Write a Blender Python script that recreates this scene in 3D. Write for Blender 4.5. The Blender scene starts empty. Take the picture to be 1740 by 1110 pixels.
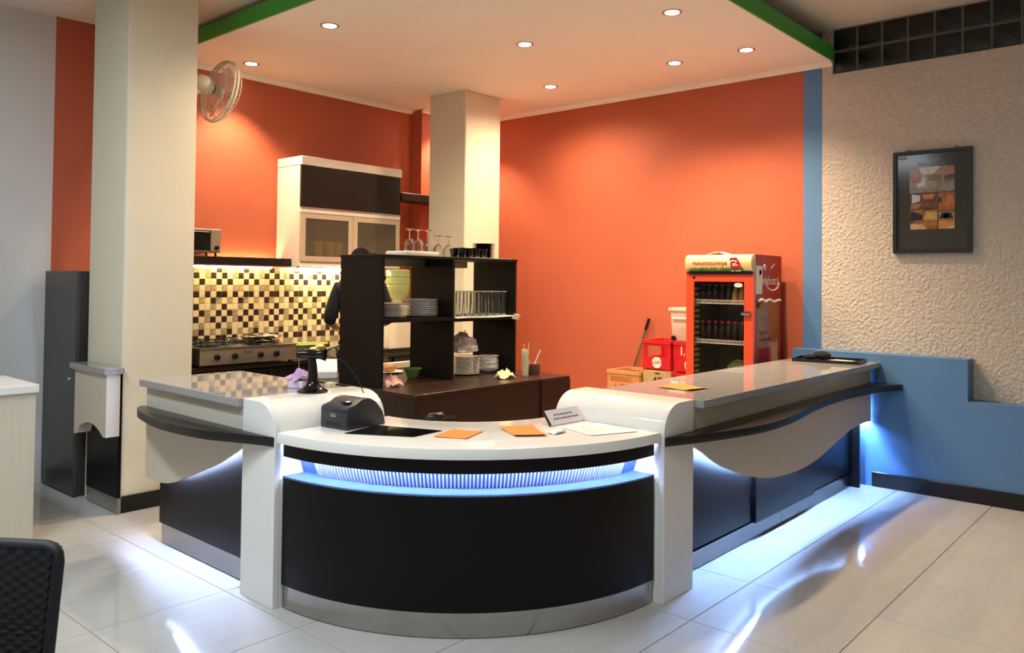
import bpy, bmesh, math, random
from mathutils import Matrix, Vector
random.seed(7)
PI = math.pi
SC = bpy.context.scene
COL = SC.collection

# ---------------------------------------------------------------- camera
YAW, PITCH, ROLL, EYE = 0.72091651, 0.02059847, 0.01156993, 1.5
fwd = Vector((math.cos(YAW)*math.cos(PITCH), math.sin(YAW)*math.cos(PITCH), math.sin(PITCH)))
rgt = Vector((math.sin(YAW), -math.cos(YAW), 0))
upv = rgt.cross(fwd)
r2 = math.cos(ROLL)*rgt + math.sin(ROLL)*upv
u2 = -math.sin(ROLL)*rgt + math.cos(ROLL)*upv
cam_d = bpy.data.cameras.new('camera')
cam = bpy.data.objects.new('camera', cam_d)
COL.objects.link(cam)
cam_d.sensor_fit = 'HORIZONTAL'
cam_d.sensor_width = 36
cam_d.lens = 1365.27/1740*36
cam_d.shift_y = (449.61-555)/1740
cam_d.clip_start = 0.05
m = Matrix((r2, u2, -fwd)).transposed().to_4x4()
m.translation = (0, 0, EYE)
cam.matrix_world = m
SC.camera = cam

# ---------------------------------------------------------------- light and exposure
w = bpy.data.worlds.new('world'); SC.world = w
w.use_nodes = True
w.node_tree.nodes['Background'].inputs[0].default_value = (0.5, 0.55, 0.62, 1)
w.node_tree.nodes['Background'].inputs[1].default_value = 0.02
SC.view_settings.view_transform = 'Standard'
SC.view_settings.look = 'None'
SC.view_settings.exposure = 0.15
SC.view_settings.gamma = 1.0
SC.view_settings.use_curve_mapping = False
try:
    SC.cycles.use_denoising = True
    SC.cycles.max_bounces = 10
    SC.cycles.transparent_max_bounces = 12
    SC.cycles.sample_clamp_indirect = 6.0
    SC.cycles.caustics_reflective = False
    SC.cycles.caustics_refractive = True
except Exception:
    pass

def area_light(name, loc, target, sx, sy, power, color):
    d = bpy.data.lights.new(name, 'AREA'); d.shape = 'RECTANGLE'; d.size = sx; d.size_y = sy
    d.energy = power; d.color = color
    o = bpy.data.objects.new(name, d); COL.objects.link(o); o.location = loc
    o.rotation_euler = (Vector(target)-Vector(loc)).to_track_quat('-Z', 'Y').to_euler()
    return o
COOL = (0.78, 0.90, 1.0)
WARM = (1.0, 0.77, 0.50)
# fluorescent ceiling lamps of the dining room (left of and behind the camera)
area_light('fluorescent_lamp_left', (0.5, 3.7, 3.3), (0.5, 3.7, 0), 0.25, 1.3, 62, COOL)
area_light('fluorescent_lamp_rear', (0.3, 1.4, 3.35), (0.3, 1.4, 0), 1.3, 0.25, 78, COOL)
area_light('warm_fill_rear', (3.6, -1.3, 3.35), (3.6, -1.3, 0), 0.6, 0.6, 6, (1.0, 0.80, 0.58))  # unseen warm fill light added behind the camera, no fixture known

# ---------------------------------------------------------------- materials
def lin(c): return c/12.92 if c <= 0.04045 else ((c+0.055)/1.055)**2.4
def srgb(r, g, b): return (lin(r/255), lin(g/255), lin(b/255), 1)
def mat(name, col, rough=0.5, metal=0.0, spec=0.5, emit=None, estr=0, trans=0.0, ior=1.45, alpha=1.0,
        noise=0.0, nscale=8.0, nstretch=(1, 1, 1), col2=None, bump=0.0, bscale=40.0, bdist=0.01, coat=0.0, ndetail=4.0, roughvar=0.0):
    m = bpy.data.materials.new(name); m.use_nodes = True
    nt = m.node_tree; p = nt.nodes['Principled BSDF']
    c = srgb(*col)
    p.inputs['Base Color'].default_value = c
    p.inputs['Roughness'].default_value = rough
    p.inputs['Metallic'].default_value = metal
    p.inputs['Specular IOR Level'].default_value = spec
    p.inputs['IOR'].default_value = ior
    p.inputs['Transmission Weight'].default_value = trans
    p.inputs['Alpha'].default_value = alpha
    p.inputs['Coat Weight'].default_value = coat
    p.inputs['Coat Roughness'].default_value = 0.05
    if emit:
        p.inputs['Emission Color'].default_value = (*emit, 1)
        p.inputs['Emission Strength'].default_value = estr
    if noise > 0 or col2 or bump > 0:
        tc = nt.nodes.new('ShaderNodeTexCoord')
        mp = nt.nodes.new('ShaderNodeMapping'); mp.inputs['Scale'].default_value = nstretch
        nt.links.new(tc.outputs['Object'], mp.inputs['Vector'])
    if noise > 0 or col2:
        nz = nt.nodes.new('ShaderNodeTexNoise'); nz.inputs['Scale'].default_value = nscale
        nz.inputs['Detail'].default_value = ndetail
        nt.links.new(mp.outputs['Vector'], nz.inputs['Vector'])
        cr = nt.nodes.new('ShaderNodeValToRGB')
        cr.color_ramp.elements[0].position = 0.32; cr.color_ramp.elements[1].position = 0.68
        if col2: d = srgb(*col2)
        else: d = tuple(max(0, v*(1-noise)) for v in c[:3])+(1,)
        cr.color_ramp.elements[0].color = d; cr.color_ramp.elements[1].color = c
        nt.links.new(nz.outputs['Fac'], cr.inputs['Fac'])
        nt.links.new(cr.outputs['Color'], p.inputs['Base Color'])
        if roughvar > 0:
            mr = nt.nodes.new('ShaderNodeMapRange')
            mr.inputs['To Min'].default_value = rough; mr.inputs['To Max'].default_value = rough+roughvar
            nt.links.new(nz.outputs['Fac'], mr.inputs['Value']); nt.links.new(mr.outputs['Result'], p.inputs['Roughness'])
    if bump > 0:
        bz = nt.nodes.new('ShaderNodeTexNoise'); bz.inputs['Scale'].default_value = bscale; bz.inputs['Detail'].default_value = 5
        nt.links.new(tc.outputs['Object'], bz.inputs['Vector'])
        bp = nt.nodes.new('ShaderNodeBump'); bp.inputs['Strength'].default_value = bump; bp.inputs['Distance'].default_value = bdist
        nt.links.new(bz.outputs['Fac'], bp.inputs['Height']); nt.links.new(bp.outputs['Normal'], p.inputs['Normal'])
    return m

ORANGE = mat('orange_paint', (183, 93, 65), 0.62, noise=0.06, nscale=3)
WHITEW = mat('white_wall_paint', (208, 207, 200), 0.75, noise=0.05, nscale=2)
PILLAR = mat('cream_wall_paint', (226, 216, 192), 0.6, noise=0.04, nscale=3)
PLASTER = mat('rough_white_plaster', (208, 195, 182), 0.9, noise=0.12, nscale=22, bump=0.8, bscale=42, bdist=0.026)
BLUEW = mat('blue_wall_paint', (88, 128, 172), 0.6, noise=0.05, nscale=4)
GREEN = mat('green_fascia_paint', (66, 164, 64), 0.5, noise=0.06, nscale=5)
CEIL = mat('white_ceiling_paint', (252, 247, 236), 0.8, noise=0.03, nscale=2)
CEIL2 = mat('dining_ceiling_paint', (226, 218, 205), 0.85, noise=0.06, nscale=2)
BASEB = mat('black_baseboard_tile', (14, 12, 13), 0.25, noise=0.2, nscale=10)
TILE = mat('polished_cream_floor_tile', (192, 187, 180), 0.05, noise=0.07, nscale=3.0, nstretch=(1, 5, 1), roughvar=0.05)
GROUT = mat('tile_grout', (158, 142, 116), 0.8)
GRANITE = mat('speckled_grey_granite', (176, 172, 170), 0.035, col2=(128, 126, 128), nscale=190, ndetail=6)
WENGE = mat('dark_wenge_laminate', (28, 20, 18), 0.32, noise=0.25, nscale=12, nstretch=(1, 1, 0.08))
WENGEB = mat('black_laminate_panel', (12, 9, 10), 0.34, spec=0.22, noise=0.2, nscale=14, nstretch=(1, 1, 0.06))
ISLANDM = mat('dark_brown_laminate', (56, 38, 31), 0.30, spec=0.35, noise=0.22, nscale=14, nstretch=(0.08, 1, 1))
SHELFM = mat('dark_shelf_laminate', (18, 14, 13), 0.5, spec=0.25, noise=0.2, nscale=14, nstretch=(1, 1, 0.08))
LEDGEM = mat('black_brown_ledge', (30, 25, 23), 0.30, noise=0.2, nscale=12, nstretch=(0.1, 1, 1))
MAPLE = mat('pale_maple_laminate', (206, 196, 178), 0.42, noise=0.045, nscale=26, nstretch=(2, 2, 0.06))
WHITEG = mat('glossy_white_laminate', (238, 236, 228), 0.10, spec=0.6, noise=0.01, nscale=5)
WHITEP = mat('white_laminate_panel', (228, 227, 222), 0.30, noise=0.02, nscale=5)
STEEL = mat('brushed_stainless_steel', (176, 174, 170), 0.20, metal=1.0, noise=0.06, nscale=7, nstretch=(3, 3, 0.3))
STEELD = mat('dull_stainless_steel', (176, 166, 150), 0.42, metal=0.85, noise=0.10, nscale=8)
ALU = mat('aluminium_trim', (200, 196, 188), 0.28, metal=0.9, noise=0.05, nscale=20)
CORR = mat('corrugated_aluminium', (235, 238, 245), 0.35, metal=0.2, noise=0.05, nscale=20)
SILL = mat('blue_grey_acrylic', (100, 130, 185), 0.28, metal=0.6, noise=0.04, nscale=9)
DOORF = mat('champagne_door_frame', (206, 190, 164), 0.35, metal=0.2, noise=0.03, nscale=20)
CREAM = mat('cream_cabinet_laminate', (236, 226, 208), 0.45, noise=0.03, nscale=6)
LED = mat('led_strip', (255, 255, 255), 0.5, emit=(0.60, 0.72, 1.0), estr=190, noise=0.01)
LED2 = mat('led_strip_white', (255, 255, 255), 0.5, emit=(0.42, 0.56, 1.0), estr=320, noise=0.01)
LED3 = mat('led_strip_blue', (255, 255, 255), 0.5, emit=(0.26, 0.47, 1.0), estr=360, noise=0.01)
LAMP = mat('lamp_lens', (255, 255, 255), 0.5, emit=(1.0, 0.94, 0.85), estr=60, noise=0.01)
TUBE = mat('lamp_tube', (255, 255, 255), 0.5, emit=(1.0, 0.80, 0.42), estr=130, noise=0.01)
TUBE2 = mat('shelf_lamp_tube', (255, 255, 255), 0.5, emit=(1.0, 0.74, 0.36), estr=52, noise=0.01)
FROST = mat('frosted_glass', (104, 94, 78), 0.30, alpha=0.42, noise=0.02, nscale=30)
GLASS = mat('clear_glass', (246, 250, 250), 0.02, trans=1.0, ior=1.45, noise=0.01)
SMOKE = mat('smoked_black_glass', (18, 18, 20), 0.04, spec=0.6, noise=0.1)
DKGLASS = mat('dark_glass_block', (14, 18, 16), 0.16, spec=0.6, noise=0.5, nscale=30, bump=0.5, bscale=30)
BLACK = mat('black_plastic', (20, 20, 22), 0.35, noise=0.15, nscale=20)
BLACKG = mat('glossy_black_ceramic', (14, 14, 15), 0.12, noise=0.1, nscale=20)
PRINTM = mat('charcoal_plastic', (44, 46, 52), 0.42, noise=0.1, nscale=40)
CHINA = mat('white_china', (246, 244, 240), 0.18, noise=0.03, nscale=9)
PAPER = mat('white_paper', (246, 244, 238), 0.7, noise=0.03, nscale=9)
OPAPER = mat('orange_paper', (240, 140, 58), 0.75, noise=0.06, nscale=9)
FABW = mat('white_box_laminate', (224, 222, 216), 0.4, noise=0.02, nscale=5)
WICK = mat('black_wicker', (14, 16, 23), 0.6, noise=0.35, nscale=60)
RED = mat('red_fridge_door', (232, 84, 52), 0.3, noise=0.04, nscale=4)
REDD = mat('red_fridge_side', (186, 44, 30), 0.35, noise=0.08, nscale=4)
CRATER = mat('red_crate_plastic', (205, 38, 44), 0.4, noise=0.08, nscale=12)
CRATET = mat('tan_crate_plastic', (214, 150, 96), 0.5, noise=0.1, nscale=12)
AMBER = mat('amber_header_print', (248, 212, 148), 0.3, noise=0.10, nscale=7)
TEXTR = mat('dark_red_print', (165, 30, 24), 0.5, noise=0.05)
TEXTW = mat('white_print', (235, 226, 210), 0.5, noise=0.05)
TEXTG = mat('grey_print', (120, 112, 120), 0.6, noise=0.05)
TEXTK = mat('black_print', (30, 26, 24), 0.6, noise=0.05)
LEAF = mat('leaf_green_print', (56, 110, 40), 0.5, noise=0.3, nscale=60)
CARD = mat('cardboard', (188, 158, 104), 0.8, noise=0.08, nscale=14)
SKIN = mat('skin', (176, 120, 88), 0.55, noise=0.05)
HAIR = mat('black_hair', (8, 7, 7), 0.8, spec=0.15, noise=0.3, nscale=60)
CLOTHK = mat('black_clothing', (18, 17, 20), 0.85, noise=0.2, nscale=40)
GREENP = mat('pale_green_plastic', (150, 178, 96), 0.35, noise=0.05)
GREENB = mat('green_bowl_plastic', (112, 150, 66), 0.3, noise=0.06)
PURPLE = mat('lilac_cloth', (196, 164, 208), 0.9, noise=0.1, nscale=20)
PINK = mat('pink_cloth', (226, 178, 172), 0.9, noise=0.1, nscale=20)
YELC = mat('pale_yellow_cloth', (240, 230, 168), 0.9, noise=0.08, nscale=20)
DRINK = mat('brown_iced_tea', (96, 26, 14), 0.1, noise=0.1)
STRAWM = mat('pale_straw_plastic', (226, 222, 178), 0.4, noise=0.04)
FANW = mat('cream_fan_plastic', (206, 196, 174), 0.45, noise=0.04)
FANB = mat('translucent_fan_blade', (226, 178, 160), 0.35, alpha=0.55, noise=0.03)
BOTTLEM = mat('dark_bottle_glass', (40, 16, 10), 0.12, noise=0.3, nscale=20)
CAPR = mat('red_bottle_cap', (200, 36, 34), 0.35, noise=0.06)
CLEARP = mat('frosted_clear_plastic', (240, 214, 190), 0.35, alpha=0.78, noise=0.03)
WATERB = mat('green_tinted_bottle', (176, 184, 128), 0.10, alpha=0.72, spec=0.7, noise=0.04)
FRIN = mat('fridge_liner', (92, 86, 62), 0.5, noise=0.1, nscale=10)
FGLASS = mat('fridge_door_glass', (30, 32, 30), 0.03, alpha=0.14, spec=0.6, noise=0.01)
POSTER = mat('dark_poster_print', (58, 56, 52), 0.12, noise=0.06, nscale=6)
TILEK = mat('black_mosaic_tile', (52, 40, 34), 0.25, noise=0.2, nscale=40)
TILEC = mat('cream_mosaic_tile', (232, 214, 170), 0.25, noise=0.05, nscale=20)
TILEM = mat('mottled_mosaic_tile', (190, 172, 134), 0.3, col2=(128, 110, 84), nscale=70)
YCUP = mat('yellow_cup_ceramic', (232, 196, 110), 0.35, noise=0.05)
MAGENTA = mat('magenta_plastic', (214, 72, 110), 0.4, noise=0.06)
BREAD = mat('golden_pastry', (214, 150, 88), 0.8, noise=0.2, nscale=30)
NOTE = mat('printed_colour_leaflet', (222, 196, 130), 0.5, col2=(190, 70, 60), nscale=18)

# ---------------------------------------------------------------- builders
class B:
    def __init__(s): s.bm = bmesh.new()
    def box(s, x0, x1, y0, y1, z0, z1):
        vs = [s.bm.verts.new((x, y, z)) for x in (x0, x1) for y in (y0, y1) for z in (z0, z1)]
        for f in ((0, 1, 3, 2), (4, 6, 7, 5), (0, 4, 5, 1), (2, 3, 7, 6), (0, 2, 6, 4), (1, 5, 7, 3)):
            s.bm.faces.new([vs[i] for i in f])
        return s
    def prism(s, pts, axis, a, b):
        def v3(p, t):
            if axis == 'x': return (t, p[0], p[1])
            if axis == 'y': return (p[0], t, p[1])
            return (p[0], p[1], t)
        A = [s.bm.verts.new(v3(p, a)) for p in pts]; Bv = [s.bm.verts.new(v3(p, b)) for p in pts]
        n = len(pts)
        f = [s.bm.faces.new(A), s.bm.faces.new(Bv[::-1])]
        for i in range(n):
            s.bm.faces.new((A[i], Bv[i], Bv[(i+1) % n], A[(i+1) % n]))
        return s
    def strip(s, top, bot, axis, a, b):
        # solid between two polylines (same first coordinate list), extruded along axis a..b
        pts = top + bot[::-1]
        n = len(top)
        def v3(p, t):
            if axis == 'x': return (t, p[0], p[1])
            if axis == 'y': return (p[0], t, p[1])
            return (p[0], p[1], t)
        L = [[s.bm.verts.new(v3(p, t)) for p in q] for t in (a, b) for q in (top, bot)]
        ta, ba, tb, bb = L
        for i in range(n-1):
            for q in ((ta[i], ta[i+1], ba[i+1], ba[i]), (tb[i], bb[i], bb[i+1], tb[i+1]),
                      (ta[i], tb[i], tb[i+1], ta[i+1]), (ba[i], ba[i+1], bb[i+1], bb[i])):
                s.bm.faces.new(q)
        s.bm.faces.new((ta[0], ba[0], bb[0], tb[0])); s.bm.faces.new((ta[-1], tb[-1], bb[-1], ba[-1]))
        return s
    def ring(s, c, r0a, r1a, z0, z1, a0, a1, n=48, r0b=None, r1b=None):
        # annular sector; radii at z0 are r0a..r1a and at z1 are r0b..r1b
        r0b = r0a if r0b is None else r0b; r1b = r1a if r1b is None else r1b
        rows = []
        full = abs(abs(a1-a0)-2*PI) < 1e-6
        for i in range(n if full else n+1):
            t = a0+(a1-a0)*i/n
            cs, sn = math.cos(t), math.sin(t)
            rows.append([s.bm.verts.new((c[0]+r*cs, c[1]+r*sn, z)) for r, z in ((r0a, z0), (r1a, z0), (r1b, z1), (r0b, z1))])
        k = len(rows)
        for i in range(k if full else k-1):
            A, Bq = rows[i], rows[(i+1) % k]
            for j in range(4):
                s.bm.faces.new((A[j], A[(j+1) % 4], Bq[(j+1) % 4], Bq[j]))
        if not full:
            s.bm.faces.new(rows[0]); s.bm.faces.new(rows[-1][::-1])
        return s
    def lathe(s, prof, seg=24, c=(0, 0, 0), sx=1, sy=1):
        rows = []
        for r, z in prof:
            if r < 1e-5: rows.append([s.bm.verts.new((c[0], c[1], c[2]+z))])
            else: rows.append([s.bm.verts.new((c[0]+sx*r*math.cos(2*PI*i/seg), c[1]+sy*r*math.sin(2*PI*i/seg), c[2]+z)) for i in range(seg)])
        for A, Bq in zip(rows, rows[1:]):
            if len(A) == 1 and len(Bq) == 1: continue
            for i in range(seg):
                j = (i+1) % seg
                if len(A) == 1: s.bm.faces.new((A[0], Bq[j], Bq[i]))
                elif len(Bq) == 1: s.bm.faces.new((A[i], A[j], Bq[0]))
                else: s.bm.faces.new((A[i], A[j], Bq[j], Bq[i]))
        return s
    def tube(s, pts, r, seg=8, close=False):
        pts = [Vector(p) for p in pts]; n = len(pts); rows = []
        rr = r if isinstance(r, (list, tuple)) else [r]*n
        up = Vector((0, 0, 1))
        prev = None
        for i, p in enumerate(pts):
            if close: t = pts[(i+1) % n]-pts[i-1]
            else: t = pts[min(i+1, n-1)]-pts[max(i-1, 0)]
            t.normalize()
            if prev is None:
                a = t.cross(up)
                if a.length < 1e-3: a = t.cross(Vector((1, 0, 0)))
            else: a = prev-t*prev.dot(t)
            a.normalize(); b = t.cross(a); prev = a
            rows.append([s.bm.verts.new(p+rr[i]*(math.cos(2*PI*k/seg)*a+math.sin(2*PI*k/seg)*b)) for k in range(seg)])
        for i in range(n if close else n-1):
            A, Bq = rows[i], rows[(i+1) % n]
            for k in range(seg):
                s.bm.faces.new((A[k], A[(k+1) % seg], Bq[(k+1) % seg], Bq[k]))
        if not close:
            s.bm.faces.new(rows[0][::-1]); s.bm.faces.new(rows[-1])
        return s
    def ball(s, c, rx, ry, rz, u=16, v=10):
        return s.lathe([(max(0, math.sin(PI*i/v))*1.0 if 0 < i < v else 0, -math.cos(PI*i/v)*rz) for i in range(v+1)], u, c, rx, ry)
    def sheet(s, fn, nu, nv, th=0.0):
        # surface from fn(u,v) -> xyz, optionally doubled below by th (closed)
        G = [[s.bm.verts.new(fn(i/nu, j/nv)) for j in range(nv+1)] for i in range(nu+1)]
        for i in range(nu):
            for j in range(nv):
                s.bm.faces.new((G[i][j], G[i+1][j], G[i+1][j+1], G[i][j+1]))
        if th:
            H = [[s.bm.verts.new(Vector(G[i][j].co)-Vector((0, 0, th))) for j in range(nv+1)] for i in range(nu+1)]
            for i in range(nu):
                for j in range(nv):
                    s.bm.faces.new((H[i][j], H[i][j+1], H[i+1][j+1], H[i+1][j]))
            for i in range(nu):
                s.bm.faces.new((G[i][0], H[i][0], H[i+1][0], G[i+1][0])); s.bm.faces.new((G[i][nv], G[i+1][nv], H[i+1][nv], H[i][nv]))
            for j in range(nv):
                s.bm.faces.new((G[0][j], G[0][j+1], H[0][j+1], H[0][j])); s.bm.faces.new((G[nu][j], H[nu][j], H[nu][j+1], G[nu][j+1]))
        return s
    def bevel(s, off, seg=2):
        bmesh.ops.recalc_face_normals(s.bm, faces=s.bm.faces)
        ed = [e for e in s.bm.edges if len(e.link_faces) == 2 and e.calc_face_angle(0) > 0.6]
        bmesh.ops.bevel(s.bm, geom=ed, offset=off, segments=seg, profile=0.6, affect='EDGES', clamp_overlap=True)
        return s
    def xf(s, M):
        bmesh.ops.transform(s.bm, matrix=M, verts=s.bm.verts); return s

ORG = {}
def mesh_of(name, b, mt, smooth=None):
    bmesh.ops.recalc_face_normals(b.bm, faces=b.bm.faces)
    me = bpy.data.meshes.new(name); b.bm.to_mesh(me); b.bm.free()
    for x in (mt if isinstance(mt, (list, tuple)) else [mt]): me.materials.append(x)
    if smooth:
        for p in me.polygons: p.use_smooth = True
        try: me.set_sharp_from_angle(angle=smooth)
        except Exception: pass
    return me
def ob(name, b, mt, parent=None, smooth=None, local=False, origin=None):
    """one mesh object; vertices in world space unless local"""
    off = Vector((0, 0, 0))
    if parent is not None and not local: off = ORG.get(parent, Vector((0, 0, 0)))
    if origin is not None: off = Vector(origin)
    if off.length > 0: b.xf(Matrix.Translation(-off))
    o = bpy.data.objects.new(name, mesh_of(name, b, mt, smooth)); COL.objects.link(o)
    if parent is not None: o.parent = parent; ORG[o] = ORG.get(parent, Vector((0, 0, 0)))
    elif origin is not None: o.location = origin; ORG[o] = Vector(origin)
    return o
def tag(o, label=None, cat=None, group=None, kind=None):
    if label: o['label'] = label
    if cat: o['category'] = cat
    if group: o['group'] = group
    if kind: o['kind'] = kind
    return o
def thing(name, loc, label, cat, rotz=0, group=None):
    o = bpy.data.objects.new(name, None); COL.objects.link(o); o.empty_display_size = 0.05
    o.location = loc; o.rotation_euler = (0, 0, rotz); ORG[o] = Vector(loc)
    return tag(o, label, cat, group)
def struct(o): o['kind'] = 'structure'; return o
def dup(o, loc=None, rot=None, label=None, parent=None):
    c = o.copy(); COL.objects.link(c)
    if parent is not None: c.parent = parent
    if loc is not None: c.location = loc
    if rot is not None: c.rotation_euler = rot
    if label: c['label'] = label
    for ch in list(o.children): dup(ch, parent=c)
    return c
def text(name, s, size, mt, M, parent, ext=0.0006, align='CENTER', shear=0, local=False):
    cu = bpy.data.curves.new(name, 'FONT'); cu.body = s; cu.size = size; cu.align_x = align; cu.align_y = 'CENTER'; cu.extrude = ext; cu.shear = shear
    t = bpy.data.objects.new(name, cu); COL.objects.link(t)
    bpy.context.view_layer.update()
    me = bpy.data.meshes.new_from_object(t)
    bpy.data.objects.remove(t); bpy.data.curves.remove(cu)
    me.name = name; me.materials.clear(); me.materials.append(mt)
    off = Vector((0, 0, 0)) if local else ORG.get(parent, Vector((0, 0, 0)))
    me.transform(Matrix.Translation(-off) @ M)
    o = bpy.data.objects.new(name, me); COL.objects.link(o); o.parent = parent
    return o
def frame(origin, xdir, ydir):
    x = Vector(xdir).normalized(); y = Vector(ydir).normalized(); z = x.cross(y)
    M = Matrix((x, y, z)).transposed().to_4x4(); M.translation = origin
    return M
def spline(pts, n=8):
    out = []
    P = [pts[0]]+list(pts)+[pts[-1]]
    for i in range(1, len(P)-2):
        for k in range(n):
            t = k/n
            out.append(tuple(0.5*((2*P[i][d])+(-P[i-1][d]+P[i+1][d])*t+(2*P[i-1][d]-5*P[i][d]+4*P[i+1][d]-P[i+2][d])*t*t
                       +(-P[i-1][d]+3*P[i][d]-3*P[i+1][d]+P[i+2][d])*t**3) for d in range(len(P[i]))))
    out.append(tuple(pts[-1]))
    return out

# ================================================================ the setting
YK, XR, XB = 6.42, 6.50, 6.33
floor = struct(ob('floor', B().box(-2.5, 6.62, -2.5, 6.54, -0.12, -0.004), GROUT))
TX, TY = 0.612, 0.603
tile_mesh = {}
for i in range(-7, 7):
    for j in range(-12, 3):
        x0, y1 = 2.02+TX*i, 4.785+TY*(j+1)
        x1, y0 = x0+TX, 4.785+TY*j
        x1c = XB-0.002 if i == 6 else x1; y1c = min(y1, YK-0.002)
        if y1c-y0 < 0.03: continue
        wx, wy = round(x1c-x0-0.004, 4), round(y1c-y0-0.004, 4)
        if (wx, wy) not in tile_mesh:
            b = B().box(0, wx, 0, wy, -0.012, 0).bevel(0.0015, 1)
            tile_mesh[(wx, wy)] = mesh_of('floor_tile', b, TILE)
        o = bpy.data.objects.new('floor_tile', tile_mesh[(wx, wy)]); COL.objects.link(o)
        o.parent = floor; o.location = (x0+0.002, y0+0.002, 0)

def zc(x, y): return 3.415+0.0161*(x-y+4.1)
b = B()
cs = [(-2.5, -2.5), (6.62, -2.5), (6.62, 6.54), (-2.5, 6.54)]
A = [b.bm.verts.new((x, y, zc(x, y))) for x, y in cs]; T = [b.bm.verts.new((x, y, zc(x, y)+0.1)) for x, y in cs]
b.bm.faces.new(A); b.bm.faces.new(T)
for k in range(4): b.bm.faces.new((A[k], A[(k+1) % 4], T[(k+1) % 4], T[k]))
struct(ob('ceiling', b, CEIL2))

struct(ob('wall_left', B().box(-2.5, 2.19, YK, YK+0.12, 0, 3.42), WHITEW))
wall_kitchen = struct(ob('wall_kitchen', B().box(2.19, XR, YK, YK+0.12, 0, 3.44), ORANGE))
struct(ob('wall_right', B().box(XR, XR+0.12, 2.545, YK, 0, 3.44), ORANGE))
struct(ob('wall_right_stripe', B().box(XR-0.002, XR+0.12, 2.395, 2.545, 0, 3.27), BLUEW))
struct(ob('wall_right_plaster', B().box(XR, XR+0.12, -2.5, 2.395, 0, 3.187).box(XR, XR+0.12, 2.314, 2.395, 3.187, 3.548)
          .box(XR, XR+0.12, -2.5, -0.095, 3.187, 3.548).box(XR, XR+0.12, -2.5, 2.545, 3.548, 3.62), PLASTER))
struct(ob('wall_right_base', B().prism([(2.565, 0), (2.565, 0.985), (1.315, 0.985), (1.315, 0.695), (-2.5, 0.695), (-2.5, 0)], 'x', XB, XR-0.003), BLUEW))
struct(ob('wall_rear', B().box(-2.5, 6.62, -2.62, -2.5, 0, 3.7), WHITEW))
struct(ob('wall_side', B().box(-2.62, -2.5, -2.5, 6.54, 0, 3.5), WHITEW))
struct(ob('wall_pillar_left', B().box(2.215, 2.68, 5.235, 5.785, 0, 3.41).bevel(0.008, 1), PILLAR))
struct(ob('wall_pillar_center', B().box(5.335, 5.822, 5.285, 5.78, 0, 3.29).bevel(0.008, 1), PILLAR))
struct(ob('wall_column_corner', B().box(5.663, XR-0.002, 6.255, YK-0.002, 0, 3.29), ORANGE))
struct(ob('ceiling_soffit', B().box(3.0, XR, 2.312, YK, 3.29, 3.40), CEIL))
struct(ob('trim_1', B().box(2.985, 2.999, 2.297, YK, 3.287, 3.403), GREEN))
struct(ob('trim_2', B().box(3.0, XR-0.003, 2.297, 2.311, 3.287, 3.403), GREEN))
cor = lambda a, s: [(a, 3.29), (a, 3.252), (a+s*0.012, 3.252), (a+s*0.018, 3.268), (a+s*0.05, 3.283), (a+s*0.05, 3.29)]
struct(ob('trim_3', B().prism(cor(YK, -1), 'x', 3.0, 5.663), CEIL))
struct(ob('trim_4', B().prism(cor(XR, -1), 'y', 2.312, 6.255), CEIL))
struct(ob('trim_5', B().prism(cor(6.255, -1), 'x', 5.663, XR), CEIL))
struct(ob('baseboard_left', B().box(-2.5, 2.10, YK-0.015, YK-0.001, 0, 0.10).bevel(0.003, 1), BASEB))
struct(ob('baseboard_pillar', B().box(2.225, 2.695, 5.22, 5.234, 0, 0.105).box(2.681, 2.695, 5.235, 5.785, 0, 0.105), BASEB))
struct(ob('baseboard_right', B().box(XB-0.015, XB-0.001, -2.5, 1.95, 0, 0.11).bevel(0.003, 1), BASEB))

# glass block window above the plaster wall
win = struct(ob('window_1', B().box(XR+0.018, XR+0.075, -0.095, 2.314, 3.187, 3.548), mat('block_joint_mortar', (92, 94, 84), 0.8, noise=0.2, nscale=30)))
bb = B().box(0, 0.05, -0.085, 0.085, -0.081, 0.081).bevel(0.012, 2)
blk = mesh_of('glass_block', bb, DKGLASS, smooth=0.6)
for r in range(2):
    for k in range(13):
        o = bpy.data.objects.new('glass_block', blk); COL.objects.link(o); o.parent = win
        o.location = (XR+0.012, 2.314-0.1853*(k+0.5), 3.187+0.1805*(r+0.5))
        o.rotation_euler = (PI*(k % 2), 0, 0)

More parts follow.
